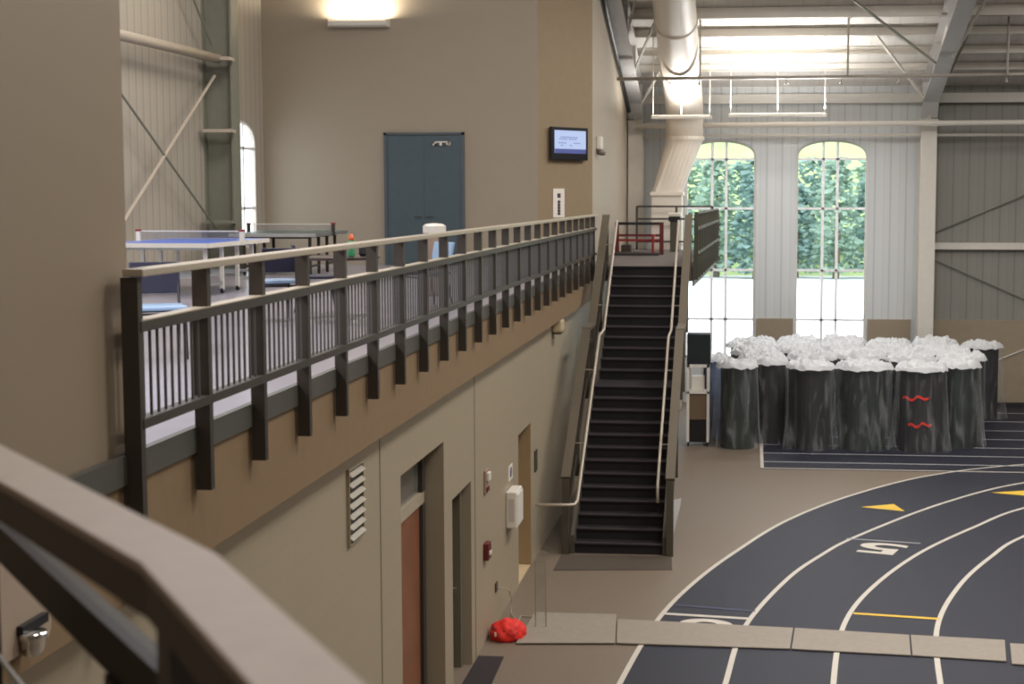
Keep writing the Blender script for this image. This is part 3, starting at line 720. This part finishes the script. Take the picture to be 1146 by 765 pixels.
# handrails
hl = [(-2.69,31.7,UP+.93),(-2.69,28.86,2.34+.93),(-2.69,27.95,2.34+.90),(-2.69,24.35,.0+.93),(-2.72,24.2,.9),(-2.80,24.15,.9),(-3.33,24.1,.9)]
hr = [(-1.44,31.7,UP+.93),(-1.44,28.86,2.34+.93),(-1.44,27.95,2.34+.90),(-1.44,24.75,.18+.95),(-1.44,24.72,.85)]
for P in (hl, hr):
    b = NB(); tube(b, P, .023, 10); ho = obj('handrail', local(b, sc_), M_PIPE, sc_, smooth=True)
    b = NB(); gx = -2.915 if P is hl else -1.235; hx = P[0][0]
    for y in (25.6,27.2,29.6,31.2):
        zt = zline(y, GT); tube(b, [(hx,y,zt-.11),(hx,y,zt-.2),(gx,y,zt-.2)], .01, 6)
    obj('handrail_bracket', local(b, sc_), M_PIPE, ho)
b = NB(); prism(b, [(-1.178,.9),(-1.06,.93),(-1.075,.8),(-1.178,.36)], 'Y', 24.712, 24.718); tag(obj('taped_paper', b, mat('paper_white', (238,236,238), .6)), 'white paper hung on the outside of the stair foot', 'paper')

# ------------------------------------------------------------------ far landing
b = NB(); prism(b, [(XF,31.825),(-1.17,31.825),(-.96,42.2),(-1.7,42.2),(-1.7,41.8),(-2.75,41.8),(-2.75,42.2),(-3.35,42.2),(-3.35,33.4),(XF,33.4)], 'Z', UP-.3, UP); struct('floor_landing', b, mat('landing_carpet', (100, 91, 86), .8, var=.08, vscale=40))
b = NB(); prism(b, [(-1.16,31.8),(-1.13,31.8),(-.92,42.2),(-.95,42.2)], 'Z', UP-.4, UP+.1); struct('trim_6', b, M_CURB)
lr = thing('landing_railing', 'dark railing along the open right side of the far landing', 'railing', (-1.09, 31.85, UP))
A, B_ = Vector((-1.09,31.85,UP)), Vector((-.88,42.1,UP))
for i in range(11):
    p = A.lerp(B_, i/10); b = NB(); box(b, p.x-.045, p.x+.045, p.y-.03, p.y+.03, UP-.27, UP+1.06); obj('post', local(b, lr), mat('landing_rail_olive', (76,74,62), .5), lr)
for z0, z1, n, m in ((1.06,1.10,'top_rail',M_RAILD),(.735,.79,'mid_rail',M_RAILD),(.79,.8,'mid_rail_cap',M_STCAP),(.235,.285,'bottom_rail',M_RAILD),(.285,.295,'bottom_rail_cap',M_STCAP)):
    b = NB(); bar(b, A+Vector((0,0,(z0+z1)/2)), B_+Vector((0,0,(z0+z1)/2)), .07, z1-z0); obj(n, local(b, lr), m, lr)
pk = None
for i in range(90):
    p = A.lerp(B_, (i+.5)/90)
    if pk is None:
        b = NB(); box(b, -.01,.01,-.009,.009,.28,.74); pk = obj('picket', b, M_RAILD, lr); q = pk
    else: q = pk.copy(); COL.objects.link(q); q.parent = lr
    q.location = p-A
er = thing('end_railing', 'thin dark pipe railing across the far end of the landing', 'railing', (-2.0, 41.6, UP))
b = NB(); tube(b, [(-1.0,0,1.15),(1.0,0,1.15)], .025, 8); obj('top_rail', b, M_RAILD, er)
b = NB(); tube(b, [(-1.0,0,.82),(1.0,0,.82)], .025, 8); obj('mid_rail', b, M_RAILD, er)
b = NB(); tube(b, [(-1.0,0,.22),(1.0,0,.22)], .025, 8); obj('bottom_rail', b, M_RAILD, er)
for x in (-1.0,.05,1.0):
    b = NB(); tube(b, [(x,0,0),(x,0,1.15)], .03, 8); obj('post', b, M_RAILD, er)
pdl = thing('waste_bin', 'slim dark bin with white and black top on the far landing', 'bin', (-1.93, 40.2, UP))
b = NB(); box(b, -.11,.11,-.11,.11,0,.78); obj('bin_body', b, mat('bin_olive', (84,80,68), .5), pdl, bevel=.01)
b = NB(); box(b, -.15,.15,-.15,.15,.78,.90); obj('bin_collar', b, M_BLACK, pdl, bevel=.01)
b = NB(); box(b, -.17,.17,-.17,.17,.90,1.0); obj('bin_lid', b, M_WHITE, pdl, bevel=.02)
ba = thing('folding_barrier', 'low red and black barrier frame standing on the far landing', 'barrier', (-2.68, 38.2, UP))
b = NB(); box(b, -.58,.58,-.03,.03,.72,.79); obj('top_bar', b, M_BLACK, ba)
for z in (.32,.44): 
    b = NB(); box(b, -.58,.58,-.02,.02,z,z+.06); obj('red_bar', b, M_RED if z < .4 else M_DKRED, ba)
for x, m in ((-.56,M_DKRED),(.53,M_DKRED)):
    b = NB(); box(b, x-.05,x+.05,-.05,.05,0.0,.78); obj('post', b, m, ba)
b = NB(); box(b, .32,.38,-.55,-.5,0,.5); box(b,.32,.38,-.53,.0,.45,.5); obj('leg', b, M_RED, ba)
b = NB(); box(b, -.6,.5,-.75,.1,0,.06); obj('base_tray', b, mat('tray_dark', (52,46,46), .7), ba)
b = NB(); box(b, -3.25,-3.0,39.5,39.8,UP,UP+.2); tag(obj('shoe_box', b, mat('dark_box', (58,46,40), .6), bevel=.03), 'small dark box on the landing behind the red barrier', 'box')

# ------------------------------------------------------------------ foreground railing
fr = thing('near_railing', 'pale capped dark metal railing turning a corner close to the viewer', 'railing', (-.62, 1.6, UP))
fz = 5.36
K0, K1, K2 = Vector((-1.26,2.37,fz)), Vector((-.612,1.61,fz)), Vector((-.10,.80,fz))
n0 = Vector((.76,.65,0)); 
capP = []
up_in = lambda p, q: Vector((-(q-p).y, (q-p).x, 0)).normalized()
w = .042
e0, e1 = up_in(K0,K1), up_in(K1,K2); em = (e0+e1).normalized()*(w/ ((e0+e1).normalized().dot(e0)))
poly = [K0+e0*w, K1+em, K2+e1*w, K2-e1*w, K1-em, K0-e0*w]
b = NB(); prism(b, [(p.x,p.y) for p in poly], 'Z', fz-.012, fz); obj('top_cap', local(b, fr), mat('near_cap_taupe', (186,172,162), .5, var=.05, vscale=25), fr, bevel=.002)
w2 = .036; em2 = em*(w2/w)
poly = [K0+e0*w2, K1+em2, K2+e1*w2, K2-e1*w2, K1-em2, K0-e0*w2]
b = NB(); prism(b, [(p.x,p.y) for p in poly], 'Z', fz-.062, fz-.012); obj('channel_rail', local(b, fr), mat('near_rail_dark', (88, 84, 80), .5), fr)
M_ND = MATS['near_rail_dark']
d1_ = (K1-K0).normalized(); d2_ = (K2-K1).normalized()
def vpost(bm, p, d, wx, wy, z0, z1): bar(bm, (p.x,p.y,z0), (p.x,p.y,z1), wx, wy, up=tuple(d))
for p, d, sz in ((K1+d2_*.03, d2_, .07), (K1+d2_*.28, d2_, .05), (K0+d1_*.02, d1_, .05)):
    b = NB(); vpost(b, p, d, .05, sz, UP+.001, fz-.06); obj('post', local(b, fr), M_ND, fr)
for z in (fz-.5, fz-.85):
    b = NB(); bar(b, K0+Vector((0,0,z-fz)), K1+Vector((0,0,z-fz)), .03, .05); bar(b, K1+Vector((0,0,z-fz)), K2+Vector((0,0,z-fz)), .03, .05); obj('lower_rail', local(b, fr), M_ND, fr)
# descending stair rail just outside
sr = thing('stair_rail', 'dark slanting metal rail below the pale cap in the near corner', 'railing', (-1.05, 2.75, UP-.6))
A, B_ = Vector((-1.72,3.20,5.1)), Vector((-.60,1.715,5.1))
b = NB(); bar(b, A, B_, .018, .07); obj('rail', local(b, sr), mat('near_rail_black', (26, 22, 25), .5), sr)
d_ = (B_-A).normalized(); e_ = Vector((-d_.y, d_.x, 0))
b = NB(); bar(b, A+e_*.018+Vector((0,0,.01)), B_+e_*.018+Vector((0,0,.01)), .018, .05); obj('rail_channel', local(b, sr), mat('rail_olive', (66,62,54), .5), sr)
for t in (.745, .2):
    p = A.lerp(B_, t); b = NB(); vpost(b, p, d_, .03, .07, UP-.6, 5.066); obj('post', local(b, sr), MATS['near_rail_black'], sr)
for z, r in ((4.86,.006),(4.74,.006)):
    b = NB(); tube(b, [A+Vector((0,0,z-5.1)), B_+Vector((0,0,z-5.1))], r, 6); obj('cable', local(b, sr), M_ALU, sr)
# wall items seen through it
b = NB(); prism(b, [(6.15,3.95),(6.15,4.28),(6.75,4.28),(6.75,3.78),(6.72,3.74),(6.25,3.74),(6.19,3.78)], 'X', XF, XF+.02); tag(obj('wall_panel', b, M_PINK), 'pale rounded panel on the fascia behind the near railing', 'panel')
cm = thing('security_camera', 'chrome dome with dark bracket on fascia in lower left corner', 'security camera', (XF+.02, 6.47, 3.80)); cm.scale = (.6,.6,.6)
b = NB(); box(b, .0,.05,-.1,.32,.05,.12); obj('bracket', b, M_BLACK, cm)
b = NB(); lathe(b, [(.01,-.13),(.07,-.11),(.095,-.04),(.095,.0),(.11,.02),(.11,.06)], (.07,0,0), 20); obj('dome', b, M_CHROME, cm, smooth=True)

# ------------------------------------------------------------------ upper room furniture
# table tennis tables
def tt_table(name, label, loc, rz, topm, posts_m, net=True, folded=False):
    t = thing(name, label, 'table tennis table', loc, rz, 'table tennis tables upstairs')
    b = NB(); box(b, -.7625,.7625,-1.37,1.37,.735,.76); tp = obj('table_top', b, topm, t)
    b = NB(); box(b, -.765,.765,-1.39,-1.37,.70,.762); box(b, -.765,.765,1.37,1.39,.70,.762); box(b, -.785,-.7625,-1.39,1.39,.70,.762); box(b,.7625,.785,-1.39,1.39,.70,.762); obj('apron', b, M_ALU if folded else M_WHITE, tp)
    for x in (-.6,.6):
        for y in (-1.05,-.35,.35,1.05):
            b = NB(); box(b, x-.025,x+.025,y-.025,y+.025,.05,.735); lg = obj('leg', b, M_FRAME if folded else M_WHITE, t)
            b = NB(); lathe(b, [(.005,-.025),(.04,-.02),(.04,.02),(.005,.025)], seg=12); wv = obj('caster', b, M_BLACK, lg); wv.location = (x,y,.04); wv.rotation_euler = (0,PI/2,0)
    mu = M_FRAME if folded else M_ALU
    for y in (-1.05,-.35,.35,1.05):
        for z in (.25,.66):
            b = NB(); box(b, -.6,.6,y-.015,y+.015,z,z+.04); obj('crossbar', b, mu, t)
    for x in (-.6,.6):
        for y in (-1.05,.35):
            b = NB(); box(b, x-.015,x+.015,y,y+.7,.14,.18); obj('side_bar', b, mu, t)
    b = NB(); box(b, -.77,.77,-.004,.004,.775,.895); nt = obj('net', b, M_NETF, t)
    b = NB(); box(b, -.77,.77,-.008,.008,.895,.912); obj('net_tape', b, M_WHITE, nt)
    for x in (-.8,.8):
        b = NB(); box(b, x-.03,x+.03,-.03,.03,.70,.90); np_ = obj('net_post', b, posts_m, t)
        b = NB(); box(b, x-.04,x+.04,-.035,.035,.90,.93); obj('post_cap', b, M_RED, np_)
    return t
tt_table('table_tennis_table', 'blue table tennis table with white frame behind the balcony railing', (-8.35,22.75,UP), 0, M_PPB, M_WHITE)
tt_table('table_tennis_table', 'dark green table tennis table with dark legs near the arched window', (-8.55,28.6,UP+.09), .05, M_PPG, M_FRAME, folded=True)
for o in list(bpy.data.objects):
    if o.get('label', '').startswith('dark green table tennis'): o.location.z = UP
# chairs
def chair(label, loc, rz, shell, seatm):
    t = thing('stacking_chair', label, 'chair', loc, rz, 'chairs in the upper room')
    b = NB(); box(b, -.22,.22,-.22,.22,.43,.47); obj('seat', b, seatm, t, bevel=.015)
    b = NB(); prism(b, [(.2,.56),(.24,.56),(.30,.84),(.26,.84)], 'X', -.22, .22); obj('backrest', b, shell, t, bevel=.012)
    for x in (-.2,.2):
        b = NB(); tube(b, [(x,-.24,0),(x,-.18,.43)], .013, 8); obj('leg', b, M_BLACK, t)
        b = NB(); tube(b, [(x,.26,0),(x,.18,.45),(x,.27,.8)], .013, 8); obj('leg', b, M_BLACK, t)
    b = NB(); tube(b, [(-.2,.2,.4),(.2,.2,.4)], .012, 6); tube(b, [(-.2,-.19,.4),(.2,-.19,.4)], .012, 6); obj('seat_frame', b, M_BLACK, t)
    return t
chair('navy chair with pale seat beside the first railing posts', (-5.2,13.35,UP), .5, M_NAVY, M_LBLUE)
chair('navy chair with pale blue seat seen past the third and fourth railing posts', (-5.45,17.6,UP), -2.6, M_NAVY, M_LBLUE)
chair('dark navy chair pushed to the left side of the round table', (-5.25,18.6,UP), 1.9, M_NAVY, M_NAVY)
chair('pale blue backed chair to the right of the round table', (-4.1,19.6,UP), -.8, M_LBLUE, M_NAVY)
rt = thing('round_table', 'dark round table carrying a green bottle behind the railing', 'table', (-4.65,17.35,UP))
b = NB(); lathe(b, [(.02,.715),(.46,.715),(.48,.73),(.48,.745),(.02,.75)], seg=32); obj('table_top', b, M_DKBRN, rt)
b = NB(); lathe(b, [(.045,.05),(.045,.715)], seg=14); obj('pedestal', b, M_ALU, rt)
for k in range(4):
    a = PI/4+k*PI/2; b = NB(); bar(b, (0,0,.075), (.36*math.cos(a),.36*math.sin(a),.06), .05, .035); ft = obj('foot', b, M_ALU, rt)
    b = NB(); lathe(b, [(.005,0),(.035,.005),(.035,.04),(.005,.045)], (.35*math.cos(a),.35*math.sin(a),0), 10); obj('caster', b, M_WHITE, ft)
bt = thing('drink_bottle', 'green drink bottle with orange cap on the dark round table', 'bottle', (-4.45,17.2,UP+.75))
b = NB(); lathe(b, [(.03,0),(.04,.01),(.04,.15),(.03,.18)], seg=16); obj('bottle_body', b, M_GREENB, bt, smooth=True)
b = NB(); lathe(b, [(.031,.18),(.031,.22),(.018,.235),(.018,.255)], seg=16); obj('bottle_cap', b, M_ORANGE, bt, smooth=True)
bg = tag(obj('small_bag', (lambda q: (box(q, -.08,.08,-.05,.05,0,.12), q)[1])(NB()), M_BLACK, bevel=.03, loc=(-4.32,17.35,UP+.75)), 'small black bag beside the green bottle', 'bag')
bn = thing('trash_bin', 'brown bin with wide white lid in front of the blue door', 'bin', (-4.5,22.1,UP))
b = NB(); lathe(b, [(.12,0),(.14,.02),(.15,.88),(.14,.9)], seg=24); obj('bin_body', b, M_BROWN, bn, smooth=True)
b = NB(); lathe(b, [(.165,.9),(.165,1.0),(.12,1.03),(.02,1.04)], seg=24); obj('bin_lid', b, M_WHITE, bn)

# ------------------------------------------------------------------ wrapped mat rolls
def film_side(r, h, seed, flare=.15):
    rnd = random.Random(seed); b = NB(); n, m = 56, 12; rings = []
    ph = [rnd.uniform(0, 6.28) for _ in range(4)]; fr_ = [rnd.choice((3,4,5)), rnd.choice((7,9)), rnd.choice((14,17))]
    for j in range(m+1):
        t = j/m; z = h*(1-t)+.015
        ring = []
        for k in range(n):
            a = 2*PI*k/n
            f = (.5+.5*math.sin(fr_[0]*a+ph[0]+1.2*t))*.5+(.5+.5*math.sin(fr_[1]*a+ph[1]-.8*t))*.3+(.5+.5*math.sin(fr_[2]*a+ph[2]))*.2
            rr = r+.015+f*(.02+flare*t)+(.07*f*max(0,t-.75)*4)
            ring.append(b.verts.new((rr*math.cos(a), rr*math.sin(a), z)))
        rings.append(ring)
    for p, q in zip(rings, rings[1:]):
        for k in range(n): b.faces.new((p[k], p[(k+1)%n], q[(k+1)%n], q[k]))
    return b
def film_top(r, h, seed, amp=.16):
    rnd = random.Random(seed); b = NB(); n, m = 40, 14; off = Vector((rnd.uniform(0,50), rnd.uniform(0,50), 0)); rings = []
    for j in range(m+1):
        t = j/m; ring = []
        for k in range(n):
            a = 2*PI*k/n; p = Vector((math.cos(a), math.sin(a), 0))*t*r*1.13
            q = p+off
            z = abs(noise.noise(q*3.1))*amp*1.0 + abs(noise.noise(q*8))*amp*.9 + abs(noise.noise(q*18))*amp*.6
            z = (z*.8+.06)*(1-t**9*.9) - .05*max(0, t-.9)*10*rnd.random()
            ring.append(b.verts.new((p.x, p.y, h+.02+z)))
            if j == 0: break
        rings.append(ring)
    for p, q in zip(rings, rings[1:]):
        if len(p) == 1:
            for k in range(n): b.faces.new((p[0], q[k], q[(k+1)%n]))
        else:
            for k in range(n): b.faces.new((p[k], q[k], q[(k+1)%n], p[(k+1)%n]))
    return b
def spiral_roll(r, h):
    """rolled mat: a coil with thickness, standing on end"""
    b = NB(); turns = 5; n = 26*turns; th = r/turns*.86; I, O = [], []
    for k in range(n+1):
        a = 2*PI*turns*k/n; rc = max(.02, r*k/n); I.append((max(.01, rc-th)*math.cos(a), max(.01, rc-th)*math.sin(a))); O.append((rc*math.cos(a), rc*math.sin(a)))
    vi = [[b.verts.new((p[0], p[1], z)) for p in I] for z in (0, h)]; vo = [[b.verts.new((p[0], p[1], z)) for p in O] for z in (0, h)]
    for k in range(n):
        b.faces.new((vo[0][k], vo[0][k+1], vo[1][k+1], vo[1][k])); b.faces.new((vi[0][k+1], vi[0][k], vi[1][k], vi[1][k+1]))
        b.faces.new((vi[1][k], vo[1][k], vo[1][k+1], vi[1][k+1]))
    b.faces.new((vi[0][n], vo[0][n], vo[1][n], vi[1][n]))
    return b
def mat_roll(x, y, r, h, label, m, seed, amp=.16):
    t = thing('mat_roll', label, 'rolled mat', (x, y, .009), seed*1.3, 'rolled mats wrapped in plastic')
    rm = obj('rolled_mat', spiral_roll(r, h), m, t)
    for p in rm.data.polygons: p.use_smooth = False
    obj('plastic_wrap', film_side(r, h, seed, .15 if seed < 10 else .01), M_FILM, t, smooth=True)
    obj('plastic_top', film_top(r, h, seed+100, amp), M_FILMTOP, t, smooth=False)
    return t
front = [(-.27,35.75,.43,1.84,'leftmost mat roll of the front row, pale folds of film down its side',M_ROLLG),
         (.47,36.55,.42,1.84,'black mat roll set back between the first and third front rolls',M_ROLL),
         (1.40,35.8,.50,1.83,'third mat roll of the front row, standing left of the wide green-black one',M_ROLL),
         (2.62,35.95,.60,1.82,'widest mat roll in the middle of the front row, greenish black',M_ROLLG),
         (3.88,35.75,.53,1.82,'front mat roll with red straps showing through the film',M_ROLL),
         (4.78,36.35,.47,1.84,'rightmost mat roll of the front row, narrow with film trailing at its foot',M_ROLLG),
         (-.80,37.05,.30,1.84,'narrow bluish mat roll at the left end behind the front row',M_ROLLB),
         (6.0,41.2,.5,1.82,'lone mat roll standing apart at the far right back',M_ROLL)]
for i, (x, y, r, h, l, m) in enumerate(front):
    t = mat_roll(x, y, r, h, l, m, i+1)
    if 'red straps' in l:
        for z, a0, a1 in ((1.22,-2.5,-1.35),(.62,-2.2,-1.2)):
            b = NB(); n = 18; vs = []
            for k in range(n+1):
                a = a0+(a1-a0)*k/n; zz = z+.03*math.sin(k*.7)+ (0.03 if k > n/2 else 0)
                vs.append([b.verts.new(((r+.008)*math.cos(a), (r+.008)*math.sin(a), zz+dz)) for dz in (-.028,.028)])
            for p, q in zip(vs, vs[1:]): b.faces.new((p[0], q[0], q[1], p[1]))
            so = obj('red_strap', b, M_BRED, t); so.rotation_euler = (0,0,-t.rotation_euler.z)
rows = ['second','third','fourth','fifth']; cols = ['first','second','third','fourth','fifth']
seed = 20
for j, y in enumerate((37.35, 38.6, 39.85, 41.1)):
    for i in range(5):
        x = .05+1.17*i + (.08 if j % 2 else -.05)
        if j == 0: x += .32; yy = y+.22
        else: yy = y+.12
        if j == 0 and i == 4: x -= .0
        mat_roll(x, yy, .54, 1.83+.03*((i+j) % 3), 'plastic topped mat roll in the %s row back, %s from the left' % (rows[j], cols[i]), M_ROLL, seed, .2); seed += 1

# equipment trolley behind the stairs
tr = thing('equipment_trolley', 'dark cabinet on a white framed trolley between stairs and mat rolls', 'trolley', (-1.12,36.0,0))
b = NB(); box(b, -.30,.24,-.25,.25,1.9,2.6); obj('cabinet', b, mat('cabinet_dark', (30, 38, 42), .5), tr, bevel=.02)
b = NB(); box(b, -.3,.22,-.25,.25,1.22,1.27); box(b,-.3,.22,-.25,.25,1.83,1.9); box(b,.16,.22,-.25,-.19,0.1,1.9); box(b,-.3,-.24,-.25,-.19,.1,1.9); box(b,.16,.22,.19,.25,.1,1.9); box(b,-.3,-.24,.19,.25,.1,1.9); obj('trolley_frame', b, M_WHITE, tr)
b = NB(); box(b, -.2,.1,-.15,.15,1.275,1.62); obj('white_box', b, M_WHITE, tr, bevel=.02)
b = NB(); box(b, -.24,.16,-.22,.22,.62,1.2); obj('brown_carton', b, mat('carton_brown', (110, 90, 70), .8), tr)
b = NB(); box(b, -.26,.2,-.22,.22,.1,.6); obj('lower_cabinet', b, M_BLACK, tr)
for x in (-.26,.18):
    for y in (-.22,.22):
        b = NB(); lathe(b, [(.005,-.02),(.05,-.018),(.05,.018),(.005,.02)], seg=12); o = obj('caster', b, M_BLACK, tr); o.location = (x,y,.05); o.rotation_euler = (0,PI/2,0)

# ------------------------------------------------------------------ outdoors
b = NB(); box(b, -120, 120, 43.9, 118, -.25, -.05); struct('ground_outside', b, M_PAVE)
b = NB(); n = 24
for i in range(n):
    x0, x1 = -28+80*i/n, -28+80*(i+1)/n
    vs = [b.verts.new(p) for p in ((x0,114,-.3),(x1,114,-.3),(x1,165,14.5+1.0*math.sin(x1*.13)),(x0,165,14.5+1.0*math.sin(x0*.13)))]; b.faces.new(vs)
struct('hill_outside', b, M_GRASS)
def tree(x, y, r, h, label, m, seed):
    t = thing('tree', label, 'tree', (x, y, -.1), 0, 'trees beyond the pavement')
    rnd = random.Random(seed)
    b = NB(); tube(b, [(0,0,-.3),(.1,0,h*.4),(.0,.1,h*.7)], [.25,.2,.1], 8); obj('trunk', b, M_BARK, t)
    b = NB()
    for k in range(620):
        a, u, v = rnd.uniform(0, 2*PI), rnd.random(), rnd.random()
        rr = r*(v**.5)*(1-.55*u*u); c = Vector((rr*math.cos(a), rr*math.sin(a)*.8, .5+u*(h-.5)))
        s_ = rnd.uniform(.16,.42)
        M = Matrix.Rotation(rnd.uniform(0,6), 3, 'Z') @ Matrix.Rotation(rnd.uniform(-.8,.8), 3, 'X')
        P = [c+M@Vector((s_*math.cos(q), s_*.7*math.sin(q), s_*.35*math.sin(2*q+k))) for q in (0,1.05,2.1,3.14,4.2,5.25)]
        vs = [b.verts.new(p) for p in P]; cv = b.verts.new(c+M@Vector((0,0,s_*.4)))
        for i in range(6): b.faces.new((vs[i], vs[(i+1)%6], cv))
    obj('crown', b, m, t)
TX = [-5.6,-2.4,.4,3.2,6.0,8.8,11.6]; tl = ['first','second','third','fourth','fifth','sixth','seventh','eighth']
for i, x in enumerate(TX):
    tree(x, 111+1.5*(i % 2), 1.75+.1*(i % 3), 6.6+.9*((i*5) % 3), 'leafy green tree seen through the arched windows, %s from the left' % tl[i], M_LEAF[i % 3], 40+i)
for i, x in enumerate([-4.6,0,4.6,9.2]):
    tree(x, 119+1.5*(i % 2), 2.6, 8.6, 'tall pale tree of the rear row outside, %s from the left' % tl[i], M_LEAF[(i+1) % 3], 60+i)

# ------------------------------------------------------------------ lights
w = bpy.data.worlds.new('overcast'); scene.world = w; w.use_nodes = True
nt = w.node_tree; bg = nt.nodes['Background']; bg.inputs[0].default_value = (.90,.96,1,1); bg.inputs[1].default_value = 3.2
def area(name, loc, rot, sx, sy, power, color=(1,.955,.90), spread=PI):
    l = bpy.data.lights.new(name, 'AREA'); l.shape = 'RECTANGLE'; l.size = sx; l.size_y = sy; l.energy = power; l.color = color; l.spread = spread
    o = bpy.data.objects.new(name, l); COL.objects.link(o); o.location = loc; o.rotation_euler = rot; return o
for x, y in ((4,12),(4,20),(4,28),(11,16),(11,26)):  # added fill lamps over the hall, out of view
    area('added_fill_lamp', (x,y,13.0), (0,0,0), 2.5, 2.5, 610)
area('added_fill_lamp', (1.2,4.5,12.5), (0,0,0), 2.5, 2.5, 260)  # added unseen fill near the viewer
area('added_fill_lamp', (-6.5,17,11.8), (0,0,0), 2, 2, 270, (.95,.93,1))  # added unseen fill over the middle of the upper room
area('added_fill_lamp', (-6.5,24,11.8), (0,0,0), 2, 2, 260, (1,.94,.88))  # added unseen fill toward the blue door wall
area('added_fill_lamp', (-6.4,9.6,8.2), (0,0,0), 1.5, 1.5, 400, (.92,.93,1))  # added cool fill standing in for window light on the near upper floor
area('added_fill_lamp', (2.5,33,10.4), (0,0,0), 2, 2, 260, (.98,.98,1))  # added unseen fill to brighten mat roll tops and far wall
area('pendant_lamp', (.7,40.3,7.7), (0,0,0), 2.3, .12, 90, (.97,.98,1))
area('added_fill_lamp', (9,38,10.2), (0,0,0), 1.5, 1.5, 160)  # added unseen fill for the right bay
area('roof_uplight_lamp', (.7,40.3,7.95), (PI,0,0), 2.3, .12, 230, (1,.975,.94))
area('roof_uplight_lamp', (-1.78,40.3,7.85), (PI,0,0), 1.3, .12, 75, (1,.975,.94))
area('sconce_lamp', (-8.02,YD-.2,9.36), (PI,0,0), 1.1, .2, 120, (1,.88,.70))

# ------------------------------------------------------------------ camera
cam = bpy.data.cameras.new('camera'); co = bpy.data.objects.new('camera', cam); COL.objects.link(co); scene.camera = co
f_, cx_ = 1750., 660.
p_ = math.atan(163.5/f_); psi = math.atan(180/f_*math.cos(p_))
cam.sensor_width = 36; cam.sensor_fit = 'HORIZONTAL'; cam.lens = f_/1146*36
cam.shift_x = -(cx_-573)/1146; cam.clip_start = .05; cam.clip_end = 500
co.location = (0,0,H); co.rotation_euler = (PI/2-p_, 0, psi)
cam.dof.use_dof = True; cam.dof.focus_distance = 27; cam.dof.aperture_fstop = 5.6
scene.cycles.filter_width = 2.0
scene.view_settings.view_transform = 'Standard'; scene.view_settings.look = 'None'
scene.cycles.max_bounces = 8; scene.cycles.transparent_max_bounces = 24
